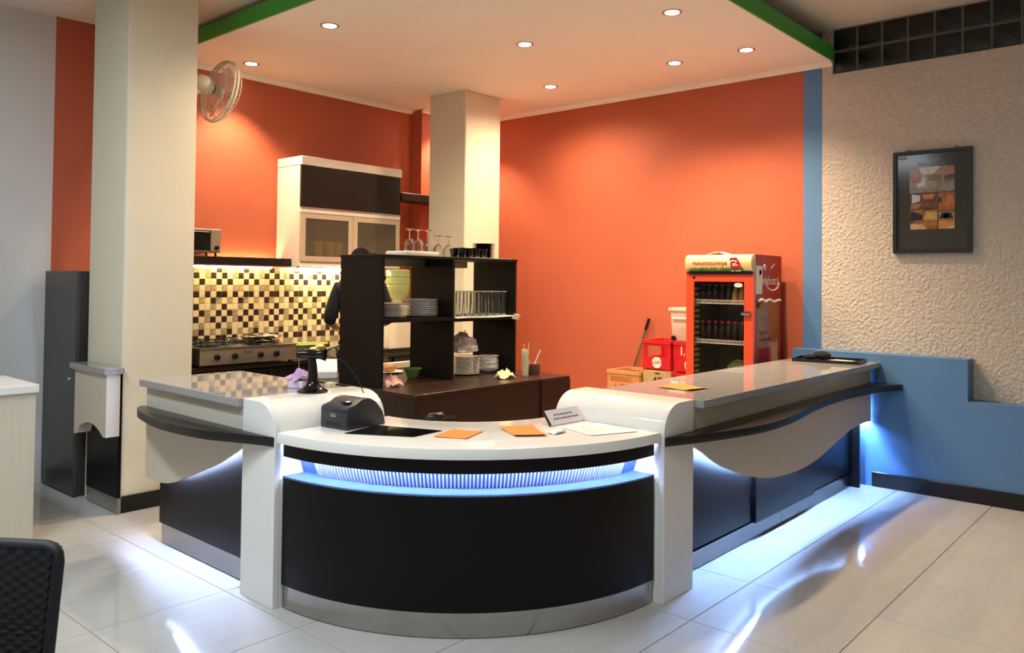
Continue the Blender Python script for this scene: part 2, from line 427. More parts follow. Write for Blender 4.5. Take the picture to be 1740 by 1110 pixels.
# ================================================================ downlights
DL = [(3.56, 6.05, 'recessed downlight nearest the wall fan', 55), (3.37, 4.70, 'recessed downlight nearest the green fascia on the left', 50),
      (4.58, 3.92, 'recessed downlight in the middle of the kitchen ceiling', 55), (4.646, 2.70, 'recessed downlight above the curved desk, highest in the picture', 55),
      (5.74, 3.31, 'recessed downlight above the drinks fridge, left of its neighbour', 55), (5.757, 2.70, 'recessed downlight nearest the blue wall stripe', 55),
      (5.73, 4.59, 'recessed downlight beside the central pillar', 55), (5.95, 5.98, 'recessed downlight hidden behind the central pillar', 50)]
for x, y, lab, pw in DL:
    t = thing('downlight', (x, y, 3.29), lab, 'downlight', group='recessed ceiling downlights')
    ob('trim_ring', B().ring((0, 0), 0.048, 0.066, -0.005, -0.0005, 0, 2*PI, 32), ALU, t, smooth=0.6, local=True)
    ob('lamp_lens', B().lathe([(0, -0.004), (0.03, -0.004), (0.046, -0.002), (0.0465, -0.0006), (0, -0.0006)], 24), LAMP, t, smooth=0.6, local=True)
    near = (x < 3.6 and y > 6) or x > 5.9
    d = bpy.data.lights.new('downlight_beam', 'SPOT'); d.energy = pw*(2.9 if near else (2.8 if x < 3.6 else 3.6)); d.color = WARM; d.spot_size = math.radians(104 if near else (118 if y < 3.4 else 160)); d.spot_blend = 0.6 if near else 1.0; d.shadow_soft_size = 0.045
    s = bpy.data.objects.new('downlight_beam', d); COL.objects.link(s); s.parent = t; s.location = (0, 0, -0.02)

# ================================================================ reception counter
CX, CY = 3.30, 3.21
# ---- curved desk
desk = thing('reception_desk', (2.43, 2.35, 0), 'curved black reception desk with white top and glowing blue-lit slot', 'desk')
A0, A1 = PI+0.002, 1.5*PI-0.002
ob('kick_plate', B().ring((CX, CY), 1.17, 1.207, 0.004, 0.108, A0, A1, 64), STEEL, desk, smooth=0.5)
ob('front_panel', B().ring((CX, CY), 1.19, 1.215, 0.109, 0.592, A0, A1, 64), WENGEB, desk, smooth=0.5)
ob('upper_band', B().ring((CX, CY), 1.19, 1.215, 0.688, 0.752, A0, A1, 64), WENGEB, desk, smooth=0.5)
ob('desk_top', B().ring((CX, CY), 0.60, 1.25, 0.753, 0.80, A0, A1, 64).bevel(0.004, 2), WHITEG, desk, smooth=0.5)
ob('slot_sill', B().ring((CX, CY), 1.08, 1.218, 0.593, 0.600, A0, A1, 64), SILL, desk, smooth=0.5)
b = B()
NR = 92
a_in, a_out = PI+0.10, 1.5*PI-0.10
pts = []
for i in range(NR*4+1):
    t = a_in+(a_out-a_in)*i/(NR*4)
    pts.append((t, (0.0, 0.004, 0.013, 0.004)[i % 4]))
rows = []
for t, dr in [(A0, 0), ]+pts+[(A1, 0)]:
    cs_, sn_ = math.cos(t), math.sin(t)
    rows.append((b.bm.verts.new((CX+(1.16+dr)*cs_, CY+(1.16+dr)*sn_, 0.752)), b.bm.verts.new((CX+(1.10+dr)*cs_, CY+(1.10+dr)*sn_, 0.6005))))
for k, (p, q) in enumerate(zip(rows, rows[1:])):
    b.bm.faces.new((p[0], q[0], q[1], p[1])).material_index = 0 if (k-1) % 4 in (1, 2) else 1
ob('corrugated_panel', b, [CORR, mat('groove_shade_blue_grey', (104, 136, 196), 0.35, metal=0.4, noise=0.05)], desk)  # groove colour paints in the shade between the lit ridges
ob('led_strip', B().ring((CX, CY), 1.172, 1.186, 0.735, 0.7505, A0+0.004, A1-0.004, 64), LED, desk)
ob('inner_panel', B().ring((CX, CY), 1.05, 1.07, 0.02, 0.592, A0, A1, 48), WENGEB, desk, smooth=0.5)

# ---- white rounded end pedestals
def pedestal_profile(s0, s1, flip):
    # s runs from the run side (s0) towards the curved desk (s1)
    d = 1 if s1 > s0 else -1
    pr = [(s0, 0.0), (s0, 0.925)]
    a, h = 0.145, 0.132
    e = s1
    for k in range(11):
        t = PI/2*k/10
        pr.append((e-d*a+d*a*math.sin(t), 0.925-h+h*math.cos(t)))
    pr.append((e, 0.0))
    return pr
pl = thing('counter_pedestal', (2.3, 3.36, 0), 'glossy white rounded pedestal between desk and short counter, printer side', 'counter', group='white counter pedestals')
ob('front_panel', B().prism(pedestal_profile(3.50, 3.222, 0), 'x', 2.050, 2.078).bevel(0.002, 1), WHITEP, pl, smooth=0.35)
ob('rounded_cover', B().prism(pedestal_profile(3.50, 3.226, 0), 'x', 2.0785, 2.69), WHITEG, pl, smooth=0.35)
pr_ = thing('counter_pedestal', (3.44, 2.3, 0), 'glossy white rounded pedestal between desk and long counter, sign side', 'counter', group='white counter pedestals')
ob('front_panel', B().prism(pedestal_profile(3.59, 3.310, 0), 'y', 1.948, 1.976).bevel(0.002, 1), WHITEP, pr_, smooth=0.35)
ob('rounded_cover', B().prism(pedestal_profile(3.59, 3.314, 0), 'y', 1.9765, 2.60), WHITEG, pr_, smooth=0.35)

# ---- short counter on the left
cl = thing('bar_counter', (2.35, 4.0, 0), 'short bar counter with wavy pale apron beside the left pillar', 'counter')
ob('body', B().box(2.15, 2.62, 3.505, 4.49, 0.0, 0.884), WENGEB, cl)
ob('lower_panel', B().box(2.128, 2.149, 3.505, 4.50, 0.116, 0.884), WENGEB, cl)
ob('kick_plate', B().box(2.136, 2.1495, 3.505, 4.485, 0.006, 0.1155), STEEL, cl)
wav = spline([(3.502, 0.690), (3.55, 0.668), (3.75, 0.570), (3.98, 0.482), (4.20, 0.402), (4.36, 0.376), (4.53, 0.378)], 6)
ob('apron', B().strip([(p[0], 0.884) for p in wav], wav, 'x', 2.056, 2.072), MAPLE, cl)
ob('apron_cleat', B().box(2.0725, 2.1275, 3.505, 4.53, 0.80, 0.884), MAPLE, cl)
lw_ = [p for p in wav if p[0] < 4.44]
ob('led_strip', B().strip([(p[0], p[1]+0.062) for p in lw_], [(p[0], p[1]+0.055) for p in lw_], 'x', 2.096, 2.112), LED2, cl)
lo = spline([(2.050, 3.232), (1.985, 3.42), (1.915, 3.62), (1.888, 3.86), (1.895, 4.09), (1.945, 4.36), (1.985, 4.49), (2.030, 4.55)], 6)
tag(ob('bar_ledge', B().prism(lo+[(2.0535, 4.555), (2.0535, 3.5), (2.0485, 3.499), (2.0485, 3.228)], 'z', 0.733, 0.775).bevel(0.004, 2), LEDGEM, smooth=0.6, origin=(2.0, 3.9, 0.733)), 'curved black ledge along the short bar counter', 'ledge', 'black bar ledges')
g1 = ob('granite_worktop', B().box(2.025, 2.648, 3.503, 4.56, 0.885, 0.925).bevel(0.004, 2), GRANITE, origin=(2.33, 4.03, 0.885))
tag(g1, 'polished grey granite slab on the short bar counter', 'worktop', 'granite worktops')

# ---- long counter on the right
cr_ = thing('bar_counter', (4.95, 2.25, 0), 'long bar counter with wavy pale apron running to the blue wall', 'counter')
ob('body', B().box(3.595, 6.20, 2.075, 2.48, 0.0, 0.884), WENGEB, cr_)
ob('lower_panel', B().box(3.595, 4.478, 2.052, 2.0745, 0.116, 0.884), WENGEB, cr_)
ob('lower_panel', B().box(4.50, 5.40, 2.034, 2.0745, 0.100, 0.884), WENGEB, cr_)
ob('lower_panel', B().box(5.402, 6.18, 2.052, 2.0745, 0.116, 0.884), WENGEB, cr_)
ob('kick_plate', B().box(3.595, 4.925, 2.060, 2.0745, 0.006, 0.098), STEEL, cr_)
ob('kick_plate', B().box(4.928, 6.18, 2.060, 2.0745, 0.006, 0.098), STEEL, cr_)
ob('end_post', B().box(6.19, 6.215, 2.0, 2.0745, 0.0, 0.884), WENGEB, cr_)
wav = spline([(3.592, 0.695), (3.69, 0.652), (3.94, 0.532), (4.376, 0.400), (4.79, 0.352), (5.20, 0.362), (5.60, 0.430), (5.90, 0.478), (6.15, 0.490), (6.318, 0.484)], 6)
ob('apron', B().strip([(p[0], 0.884) for p in wav], wav, 'y', 1.956, 1.972), MAPLE, cr_)
ob('apron_cleat', B().box(3.595, 6.31, 1.9725, 2.033, 0.80, 0.884), MAPLE, cr_)
lw_ = [p for p in wav if p[0] < 6.17]
ob('led_strip', B().strip([(p[0], p[1]+0.062) for p in lw_], [(p[0], p[1]+0.055) for p in lw_], 'y', 1.998, 2.014), LED3, cr_)
ob('led_strip', B().box(6.222, 6.315, 1.99, 2.07, 0.52, 0.53), LED3, cr_)
lo = spline([(3.312, 1.940), (3.52, 1.868), (3.75, 1.805), (4.03, 1.760), (4.40, 1.772), (4.93, 1.842), (5.50, 1.870), (6.05, 1.820), (6.325, 1.735)], 6)
tag(ob('bar_ledge', B().prism(lo+[(6.325, 1.9535), (3.592, 1.9535), (3.591, 1.946), (3.312, 1.946)], 'z', 0.733, 0.775).bevel(0.004, 2), LEDGEM, smooth=0.6, origin=(4.8, 1.85, 0.733)), 'wavy black ledge along the long bar counter', 'ledge', 'black bar ledges')
g2 = ob('granite_worktop', B().box(3.593, 6.326, 1.895, 2.50, 0.885, 0.925).bevel(0.004, 2), GRANITE, origin=(4.95, 2.2, 0.885))
tag(g2, 'polished grey granite slab along the long bar counter', 'worktop', 'granite worktops')

# ---- small return unit on the left pillar
pu = thing('pillar_unit', (2.15, 5.45, 0), 'narrow granite-capped wood return with arched apron on the left pillar', 'counter')
ob('dark_panel', B().box(2.192, 2.212, 5.215, 5.70, 0.10, 0.885), WENGEB, pu)
ob('kick_plate', B().box(2.196, 2.212, 5.215, 5.70, 0.004, 0.0995), STEEL, pu)
top = [(5.20, 0.886), (5.70, 0.886)]
arch = [(5.20, 0.495), (5.245, 0.495)]+[(5.245+0.40*k/14, 0.495+0.065*math.sin(PI*k/14)**0.8) for k in range(1, 14)]+[(5.645, 0.468), (5.70, 0.458)]
ob('apron', B().strip([(p[0], 0.886) for p in arch], arch, 'x', 2.108, 2.1915), MAPLE, pu)
ob('granite_cap', B().box(2.088, 2.212, 5.185, 5.745, 0.8865, 0.925).bevel(0.004, 2), GRANITE, pu)

# ---- tall dark cabinet by the left wall
tc_ = thing('tall_cabinet', (2.3, 6.1, 0), 'tall narrow dark cabinet between left wall and pillar', 'cabinet')
ob('body', B().box(2.178, 2.62, 5.83, 6.40, 0.0, 1.535).bevel(0.003, 1), mat('dark_grey_laminate', (58, 56, 52), 0.35, noise=0.12, nscale=10), tc_)
ob('door', B().box(2.150, 2.1775, 5.815, 6.40, 0.012, 1.535).bevel(0.002, 1), mat('dark_grey_door', (64, 62, 57), 0.32, noise=0.12, nscale=10), tc_)
ob('knob', B().lathe([(0, 0), (0.008, 0), (0.006, 0.012), (0.013, 0.02), (0.009, 0.027), (0, 0.028)], 14).xf(frame((2.150, 5.86, 0.80), (0, 1, 0), (0, 0, 1)) @ Matrix.Rotation(PI, 4, 'X')), ALU, tc_, smooth=0.7)

# ---- white stand at the left edge and wicker chair in front of it
ws = thing('white_stand', (1.3, 5.3, 0), 'pale wood stand with thick white top at the left edge', 'counter')
ob('body', B().box(0.55, 1.635, 4.97, 5.50, 0.0, 0.845), MAPLE, ws)
ob('top', B().box(0.54, 1.648, 4.955, 5.54, 0.8455, 0.892).bevel(0.006, 2), WHITEP, ws)

# ================================================================ kitchen along the back wall
kc = thing('kitchen_counter', (4.3, 6.1, 0), 'dark kitchen base cabinet under the stove along the back wall', 'cabinet')
ob('body', B().box(2.98, 5.64, 5.87, 6.40, 0.0, 0.775), WENGE, kc)
for k in range(4):
    d_ = ob('door', B().box(3.0+0.66*k, 3.64+0.66*k, 5.85, 5.869, 0.08, 0.765).bevel(0.002, 1), WENGE, kc)
    ob('handle', B().box(3.55+0.66*k, 3.565+0.66*k, 5.835, 5.8495, 0.55, 0.70), ALU, d_)
o = ob('kitchen_worktop', B().box(2.975, 5.645, 5.83, 6.413, 0.776, 0.81).bevel(0.003, 1), mat('dark_worktop', (46, 34, 26), 0.25, noise=0.1, nscale=30), origin=(4.3, 6.1, 0.776))
tag(o, 'dark kitchen worktop along the tiled wall', 'worktop')
o = ob('end_panel', B().box(2.93, 2.965, 5.80, 6.41, 0.0, 1.56), WENGE, origin=(2.95, 6.1, 0))
tag(o, 'tall dark end panel left of the stove, beside the pillar edge', 'panel')

# mosaic backsplash
bs = ob('backsplash', B().box(3.0, 5.66, YK-0.004, YK-0.0005, 0.815, 1.60), mat('mosaic_grout', (232, 222, 196), 0.7, noise=0.05, nscale=20), wall_kitchen)
PAT = [('', '2', '') for _ in range(15)]
DK = [{4}, {0, 3}, {1, 4}, set(), {0, 2, 4}, {3}, {0}, {1, 4}, {0, 3}, {4}, {1}, {0, 2, 4}, set(), {1, 4}, {0, 3}]
MT = [{0, 2}, {2}, set(), {0, 2, 3}, set(), {1, 4}, {3}, {2}, {2}, {1}, {0, 3}, set(), {0, 2, 3}, set(), {2}]
px_, pz_ = 0.0510, 0.0535
def tile_b(): return B().box(-px_/2+0.0015, px_/2-0.0015, -0.0075, -0.0035, -pz_/2+0.0015, pz_/2-0.0015).bevel(0.0012, 1)
TM = {'k': mesh_of('mosaic_tile', tile_b(), TILEK), 'm': mesh_of('mosaic_tile', tile_b(), TILEM), 'c': mesh_of('mosaic_tile', tile_b(), TILEC)}
rest = B(); restk = []
for n in range(-6, 46):
    for r in range(15):
        z1 = 1.598-pz_*r; x0 = 3.332+px_*(n-1)
        if z1-pz_ < 0.812 or x0+px_ > 5.662: continue
        k = 'k' if n % 5 in DK[r] else ('m' if n % 5 in MT[r] else 'c')
        cx_, cz_ = x0+px_/2, z1-pz_/2
        if 0 <= n < 23 and r < 13:
            o = bpy.data.objects.new('mosaic_tile', TM[k]); COL.objects.link(o); o.parent = bs
            o.location = (cx_, YK, cz_)
        else:
            f0 = len(rest.bm.faces)
            rest.box(cx_-px_/2+0.0015, cx_+px_/2-0.0015, YK-0.0075, YK-0.0041, cz_-pz_/2+0.0015, cz_+pz_/2-0.0015)
            restk += ['kmc'.index(k)]*6
for f, k in zip(rest.bm.faces, restk): f.material_index = k
o = ob('mosaic_tiles', rest, [TILEK, TILEM, TILEC], bs)
o['kind'] = 'stuff'

# stove
st = thing('gas_stove', (3.46, 6.08, 0.811), 'four-knob stainless tabletop gas stove in front of the mosaic tiles', 'stove')
ob('body', B().box(3.03, 3.88, 5.805, 6.35, 0.825, 0.95).bevel(0.006, 2), STEELD, st, smooth=0.5)
ob('front_lip', B().box(3.025, 3.885, 5.79, 6.355, 0.9505, 0.958).bevel(0.002, 1), STEEL, st)
for sx, sy in ((3.06, 5.85), (3.85, 5.85), (3.06, 6.30), (3.85, 6.30)):
    ob('foot', B().lathe([(0, 0.8105), (0.018, 0.8105), (0.014, 0.825), (0, 0.825)], 12, (sx, sy, 0)), BLACK, st)
for x in (3.17, 3.32, 3.545, 3.69):
    kn = ob('knob', B().lathe([(0, 0), (0.026, 0), (0.026, 0.006), (0.019, 0.009), (0.016, 0.028), (0, 0.03)], 18).xf(frame((x, 5.8045, 0.885), (1, 0, 0), (0, 0, 1))), BLACK, st, smooth=0.6)
    ob('grip', B().box(x-0.004, x+0.004, 5.762, 5.7745, 0.868, 0.902), BLACK, kn)
text('badge', 'Modena', 0.026, TEXTK, frame((3.435, 5.8040, 0.912), (1, 0, 0), (0, 0, 1)), st)
for x, y in ((3.22, 5.97), (3.66, 5.97), (3.30, 6.22), (3.60, 6.22)):
    bn = ob('burner', B().lathe([(0, 0.9585), (0.055, 0.9585), (0.055, 0.972), (0.035, 0.978), (0, 0.978)], 20, (x, y, 0)), BLACK, st, smooth=0.6)
    gb = B()
    for q in range(4):
        c_, s_ = math.cos(q*PI/2+0.4), math.sin(q*PI/2+0.4)
        gb.tube([(x+0.13*c_, y+0.13*s_, 0.9625), (x+0.12*c_, y+0.12*s_, 0.99), (x+0.03*c_, y+0.03*s_, 0.993)], 0.006, 6)
    gb.tube([(x+0.13*math.cos(a), y+0.13*math.sin(a), 0.9635) for a in [2*PI*i/20 for i in range(20)]], 0.005, 6, True)
    ob('pan_support', gb, BLACK, bn)
o = ob('steel_tray', B().lathe([(0, 0), (0.15, 0), (0.185, 0.022), (0.18, 0.024), (0.146, 0.006), (0, 0.006)], 28, (0, 0, 0), 1.0, 0.7), STEEL, smooth=0.6, origin=(0, 0, 0))
o.location = (3.66, 5.98, 1.0); tag(o, 'shallow steel tray resting on the right stove burner', 'tray')
o = ob('pink_mug', B().lathe([(0, 0), (0.034, 0), (0.038, 0.085), (0.034, 0.085), (0.031, 0.006), (0, 0.006)], 20), MAGENTA, smooth=0.6, origin=(0, 0, 0))
o.location = (3.955, 6.24, 0.811)
hb = B().tube([(0.036, 0, 0.07), (0.06, 0, 0.062), (0.06, 0, 0.03), (0.036, 0, 0.02)], 0.006, 8)
ob('handle', hb, MAGENTA, o, smooth=0.6, local=True)
o.location = (3.955, 6.24, 0.811); o.scale = (1.1, 1.1, 1.75); tag(o, 'tall magenta plastic mug behind the right side of the stove', 'mug')
# green tub with food, right of the stove
gt = thing('green_tub', (4.22, 6.14, 0.811), 'wide pale green plastic tub on the worktop right of the stove', 'tub')
ob('basin', B().lathe([(0, 0), (0.14, 0), (0.19, 0.10), (0.20, 0.105), (0.19, 0.107), (0.135, 0.008), (0, 0.008)], 28, (0, 0, 0), 1.05, 0.62), GREENP, gt, smooth=0.6, local=True)
ob('rim', B().tube([(0.205*math.cos(a), 0.122*math.sin(a), 0.106) for a in [2*PI*i/32 for i in range(32)]], 0.005, 6, True), mat('pale_yellow_rim', (228, 214, 130), 0.4, noise=0.05), gt, smooth=0.6, local=True)
wk = thing('wok', (4.12, 5.865, 0.811), 'black wok with cream food in front of the green tub', 'wok')
ob('bowl', B().lathe([(0, 0), (0.05, 0.0), (0.10, 0.03), (0.125, 0.07), (0.12, 0.07), (0.09, 0.032), (0, 0.012)], 24, (0, 0, 0), 1, 0.55), BLACKG, wk, smooth=0.6, local=True)
ob('handle', B().tube([(0.12, 0.01, 0.066), (0.20, 0.01, 0.085), (0.27, 0.0, 0.10)], [0.009, 0.011, 0.012], 8), BLACK, wk, smooth=0.6, local=True)
fb = B()
for q in range(9):
    a = q*2.4; fb.ball((0.05*math.cos(a)*(q/9+.3), 0.03*math.sin(a), 0.062+0.02*(q % 3)), 0.035, 0.022, 0.018, 10, 6)
ob('food', fb, mat('cream_noodles', (236, 214, 160), 0.7, noise=0.15, nscale=40), wk, smooth=0.8, local=True)
# kettle-like black jug near the person
# toaster oven on the shelf
sh = thing('wall_shelf', (3.4, 6.3, 1.60), 'dark floating shelf carrying the toaster oven above the mosaic tiles', 'shelf')
ob('board', B().box(2.70, 4.055, 6.165, 6.35, 1.606, 1.675).bevel(0.002, 1), WENGE, sh)
ob('edge_strip', B().box(2.70, 4.055, 6.165, 6.185, 1.598, 1.6055), ALU, sh)
ov = thing('toaster_oven', (3.16, 6.28, 1.676), 'silver toaster oven with dark glass door on the shelf', 'oven')
ob('body', B().box(2.90, 3.395, 6.185, 6.39, 1.705, 1.90).bevel(0.008, 2), STEELD, ov, smooth=0.5)
dr = ob('door', B().box(2.91, 3.298, 6.176, 6.1845, 1.722, 1.884).bevel(0.003, 1), SMOKE, ov)
ob('handle', B().tube([(2.93, 6.166, 1.87), (3.28, 6.166, 1.87)], 0.005, 8), ALU, dr)
ob('control_panel', B().box(3.302, 3.39, 6.178, 6.1845, 1.712, 1.894).bevel(0.003, 1), STEELD, ov)
ob('knob', B().lathe([(0, 0), (0.019, 0), (0.017, 0.016), (0, 0.018)], 18).xf(frame((3.352, 6.1775, 1.745), (1, 0, 0), (0, 0, 1))), BLACK, ov, smooth=0.6)
for x, y in ((2.95, 6.21), (3.36, 6.21), (2.95, 6.36), (3.36, 6.36)):
    ob('foot', B().lathe([(0, 1.6755), (0.011, 1.6755), (0.009, 1.7055), (0, 1.7055)], 10, (x, y, 0)), BLACK, ov)
t = thing('tube_lamp', (3.75, 6.375, 1.61), 'warm tube lamp in the gap behind the floating shelf', 'lamp')
ob('base', B().box(3.40, 4.04, 6.3505, 6.36, 1.61, 1.665), WHITEP, t)
ob('tube', B().tube([(3.42, 6.375, 1.64), (4.02, 6.375, 1.64)], 0.007, 8), TUBE2, t)

# wall cabinet
wc = thing('wall_cabinet', (4.63, 6.22, 1.61), 'cream wall cabinet with dark flap doors above frosted glass doors', 'cabinet')
X0, X1, YF = 4.06, 5.20, 6.04
ob('side_panel', B().box(X0, X0+0.02, YF+0.02, 6.415, 1.61, 2.503), CREAM, wc)
ob('side_panel', B().box(X1-0.02, X1, YF+0.02, 6.415, 1.61, 2.503), CREAM, wc)
ob('top_board', B().box(X0-0.004, X1+0.008, YF-0.012, 6.415, 2.504, 2.582).bevel(0.003, 1), CREAM, wc)
ob('bottom_board', B().box(X0+0.0205, X1-0.0205, YF+0.02, 6.415, 1.61, 1.63), CREAM, wc)
ob('back_panel', B().box(X0+0.0205, X1-0.0205, 6.395, 6.415, 1.6305, 2.503), CREAM, wc)
ob('inner_shelf', B().box(X0+0.0205, X1-0.0205, YF+0.022, 6.394, 2.075, 2.095), CREAM, wc)
ob('bottom_rail', B().box(X0, X1, YF, YF+0.0195, 1.61, 1.652), CREAM, wc)
ob('handle_strip', B().box(X0+0.004, X1-0.004, YF-0.012, YF-0.0005, 1.648, 1.655), ALU, wc)
ob('middle_rail', B().box(X0, X1, YF, YF+0.0195, 2.085, 2.124), CREAM, wc)
ob('handle_strip', B().box(X0+0.004, X1-0.004, YF-0.012, YF+0.01, 2.1245, 2.133), ALU, wc)
for k in range(2):
    a = X0+0.003+0.569*k; c_ = a+0.565
    ob('flap_door', B().box(a, c_, YF, YF+0.0195, 2.134, 2.502).bevel(0.002, 1), WENGE, wc)
    f = ob('glass_door', B().box(a, a+0.05, YF, YF+0.0195, 1.656, 2.080).box(c_-0.05, c_, YF, YF+0.0195, 1.656, 2.080)
           .box(a+0.05, c_-0.05, YF, YF+0.0195, 2.035, 2.080).box(a+0.05, c_-0.05, YF, YF+0.0195, 1.656, 1.70), DOORF, wc)
    ob('frosted_pane', B().box(a+0.0505, c_-0.0505, YF+0.006, YF+0.011, 1.7005, 2.0345), FROST, f)
cup = B().lathe([(0, 0), (0.03, 0), (0.042, 0.10), (0.038, 0.10), (0.027, 0.006), (0, 0.006)], 18)
cm = mesh_of('stored_cup', cup, YCUP, 0.6)
for x, y, z, lab in ((4.30, 6.13, 1.631, 'yellow cup behind the left frosted door, leftmost'), (4.42, 6.12, 1.631, 'yellow cup behind the left frosted door, middle one'),
                     (4.53, 6.14, 1.631, 'yellow cup behind the left frosted door, rightmost')):
    o = bpy.data.objects.new('stored_cup', cm); COL.objects.link(o); o.location = (x, y, z); o.scale = (1.35, 1.35, 2.1)
    tag(o, lab, 'cup', 'yellow cups in the wall cabinet')
o = ob('stored_bowl', B().lathe([(0, 0), (0.05, 0), (0.12, 0.12), (0.114, 0.12), (0.045, 0.008), (0, 0.008)], 20), BLACKG, smooth=0.6, origin=(0, 0, 0))
o.location = (4.88, 6.16, 1.631); tag(o, 'dark bowl behind the right frosted cabinet door', 'bowl')
t = thing('under_cabinet_lamp', (4.55, 6.3, 1.598), 'bright tube lamp under the wall cabinet', 'lamp')
ob('housing', B().box(4.20, 5.05, 6.24, 6.31, 1.598, 1.6095), WHITEP, t)
ob('tube', B().tube([(4.22, 6.275, 1.588), (5.03, 6.275, 1.588)], 0.010, 8), TUBE, t)
t = thing('under_shelf_lamp', (3.5, 6.26, 1.59), 'warm tube lamp under the floating shelf', 'lamp')
ob('housing', B().box(2.95, 3.95, 6.25, 6.30, 1.598, 1.6055), WHITEP, t)
ob('tube', B().tube([(2.97, 6.275, 1.591), (3.93, 6.275, 1.591)], 0.006, 8), TUBE2, t)
# shelf right of the cabinet
o = ob('wall_shelf', B().box(5.212, 6.30, 6.03, 6.252, 2.285, 2.360).bevel(0.002, 1), WENGE, origin=(5.7, 6.14, 2.285))
tag(o, 'dark floating shelf between the wall cabinet and central pillar', 'shelf')

# countertop water dispenser with an inverted bottle
wd = thing('water_dispenser', (5.10, 5.98, 0.811), 'cream countertop water dispenser seen through the rack', 'dispenser')
ob('body', B().box(4.92, 5.28, 5.86, 6.14, 0.835, 1.25).bevel(0.035, 3), CREAM, wd, smooth=0.6)
ob('base', B().box(4.93, 5.27, 5.85, 6.13, 0.8115, 0.834), BLACK, wd)
bt = ob('bottle', B().lathe([(0.03, 1.2505), (0.035, 1.29), (0.05, 1.315), (0.095, 1.345), (0.116, 1.38), (0.118, 1.44), (0.111, 1.45), (0.118, 1.46), (0.118, 1.51), (0.111, 1.52), (0.118, 1.53), (0.116, 1.59), (0.10, 1.60), (0, 1.60)], 28, (5.13, 5.98, 0)), WATERB, wd, smooth=0.6)
o = ob('green_box', B().box(-0.09, 0.09, -0.05, 0.05, 0, 0.07).bevel(0.01, 2), mat('bright_green_plastic', (44, 130, 60), 0.4, noise=0.05), smooth=0.6, origin=(0, 0, 0))
o.location = (5.39, 5.91, 0.811); tag(o, 'green plastic box beside the water dispenser', 'box')

# wall fan on the left pillar
fn = thing('wall_fan', (2.681, 5.42, 2.86), 'cream wall fan with translucent blades on the left pillar', 'fan')
ob('bracket', B().box(0, 0.03, -0.06, 0.06, -0.09, 0.06).bevel(0.008, 2).tube([(0.02, 0, -0.02), (0.08, 0, -0.05), (0.12, 0, -0.02)], 0.03, 10), FANW, fn, smooth=0.6, local=True)
TL = Matrix.Translation((0.12, 0, 0.015)) @ Matrix.Rotation(math.radians(11), 4, 'Y') @ Matrix.Rotation(PI/2, 4, 'Y')   # local z -> fan axis
ob('motor', B().lathe([(0, -0.06), (0.045, -0.055), (0.065, -0.03), (0.07, 0.02), (0.06, 0.07), (0.03, 0.085), (0, 0.085)], 22).xf(TL), FANW, fn, smooth=0.7, local=True)
gb = B()
R_ = 0.225
for zz, rr_, th in ((0.13, R_, 0.007), (0.155, R_+0.002, 0.008), (0.20, R_*0.86, 0.003), (0.225, R_*0.45, 0.003), (0.095, R_*0.75, 0.003)):
    gb.tube([(rr_*math.cos(2*PI*i/40), rr_*math.sin(2*PI*i/40), zz) for i in range(40)], th, 6, True)
for i in range(36):
    a = 2*PI*i/36; c_, s_ = math.cos(a), math.sin(a)
    gb.tube([(0.03*c_, 0.03*s_, 0.232), (R_*0.45*c_, R_*0.45*s_, 0.225), (R_*0.86*c_, R_*0.86*s_, 0.20), (R_*c_, R_*s_, 0.155), (R_*c_, R_*s_, 0.13), (R_*0.75*c_, R_*0.75*s_, 0.095), (0.06*c_, 0.06*s_, 0.07)], 0.0013, 4)
ob('guard', gb.xf(TL), FANW, fn, smooth=0.8, local=True)
hb_ = ob('hub', B().lathe([(0, 0.10), (0.035, 0.10), (0.035, 0.15), (0.02, 0.165), (0, 0.168)], 18).xf(TL), mat('grey_fan_hub', (150, 140, 132), 0.4, noise=0.05), fn, smooth=0.7, local=True)
ob('badge', B().lathe([(0, 0.228), (0.034, 0.228), (0.034, 0.236), (0, 0.24)], 18).xf(TL), FANW, fn, smooth=0.7, local=True)
for q in range(3):
    def bl(u, v, q=q):
        r = 0.035+0.165*u; a = q*2*PI/3+(v-0.5)*(0.7+0.9*math.sin(PI*min(1, u*1.1))*0.8)
        return (r*math.cos(a), r*math.sin(a), 0.125+0.03*(v-0.5)+0.0)
    ob('blade', B().sheet(bl, 8, 6, 0.002).xf(TL), FANB, fn, smooth=0.8, local=True)
ob('pull_cord', B().tube([(0.10, 0.03, -0.06), (0.10, 0.03, -0.14)], 0.0015, 5), BLACK, fn, local=True)

# ================================================================ drinks fridge
fr = thing('drinks_fridge', (6.15, 2.98, 0), 'orange-red glass-door drinks fridge with curved amber header', 'fridge')
FX, FY0, FY1 = 5.90, 2.69, 3.27
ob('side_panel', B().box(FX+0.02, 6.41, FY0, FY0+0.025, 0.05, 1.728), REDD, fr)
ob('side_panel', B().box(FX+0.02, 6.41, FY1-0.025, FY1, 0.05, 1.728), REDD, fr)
ob('corner_trim', B().box(FX+0.004, FX+0.0195, FY0, FY0+0.014, 0.05, 1.728), ALU, fr)
ob('back_panel', B().box(6.38, 6.41, FY0+0.0255, FY1-0.0255, 0.05, 1.728), FRIN, fr)
ob('inner_side', B().box(FX+0.02, 6.379, FY1-0.045, FY1-0.0255, 0.09, 1.56), FRIN, fr)
rb = B()
for k in range(22): rb.box(FX+0.03, FX+0.10, FY1-0.06, FY1-0.0455, 0.5+0.045*k, 0.522+0.045*k)
ob('shelf_ladder', rb, mat('pale_yellow_liner', (190, 180, 120), 0.5, noise=0.1), fr)
ob('inner_side', B().box(FX+0.02, 6.379, FY0+0.0255, FY0+0.045, 0.09, 1.56), FRIN, fr)
ob('top_panel', B().box(FX+0.02, 6.379, FY0+0.0255, FY1-0.0255, 1.57, 1.727), REDD, fr)
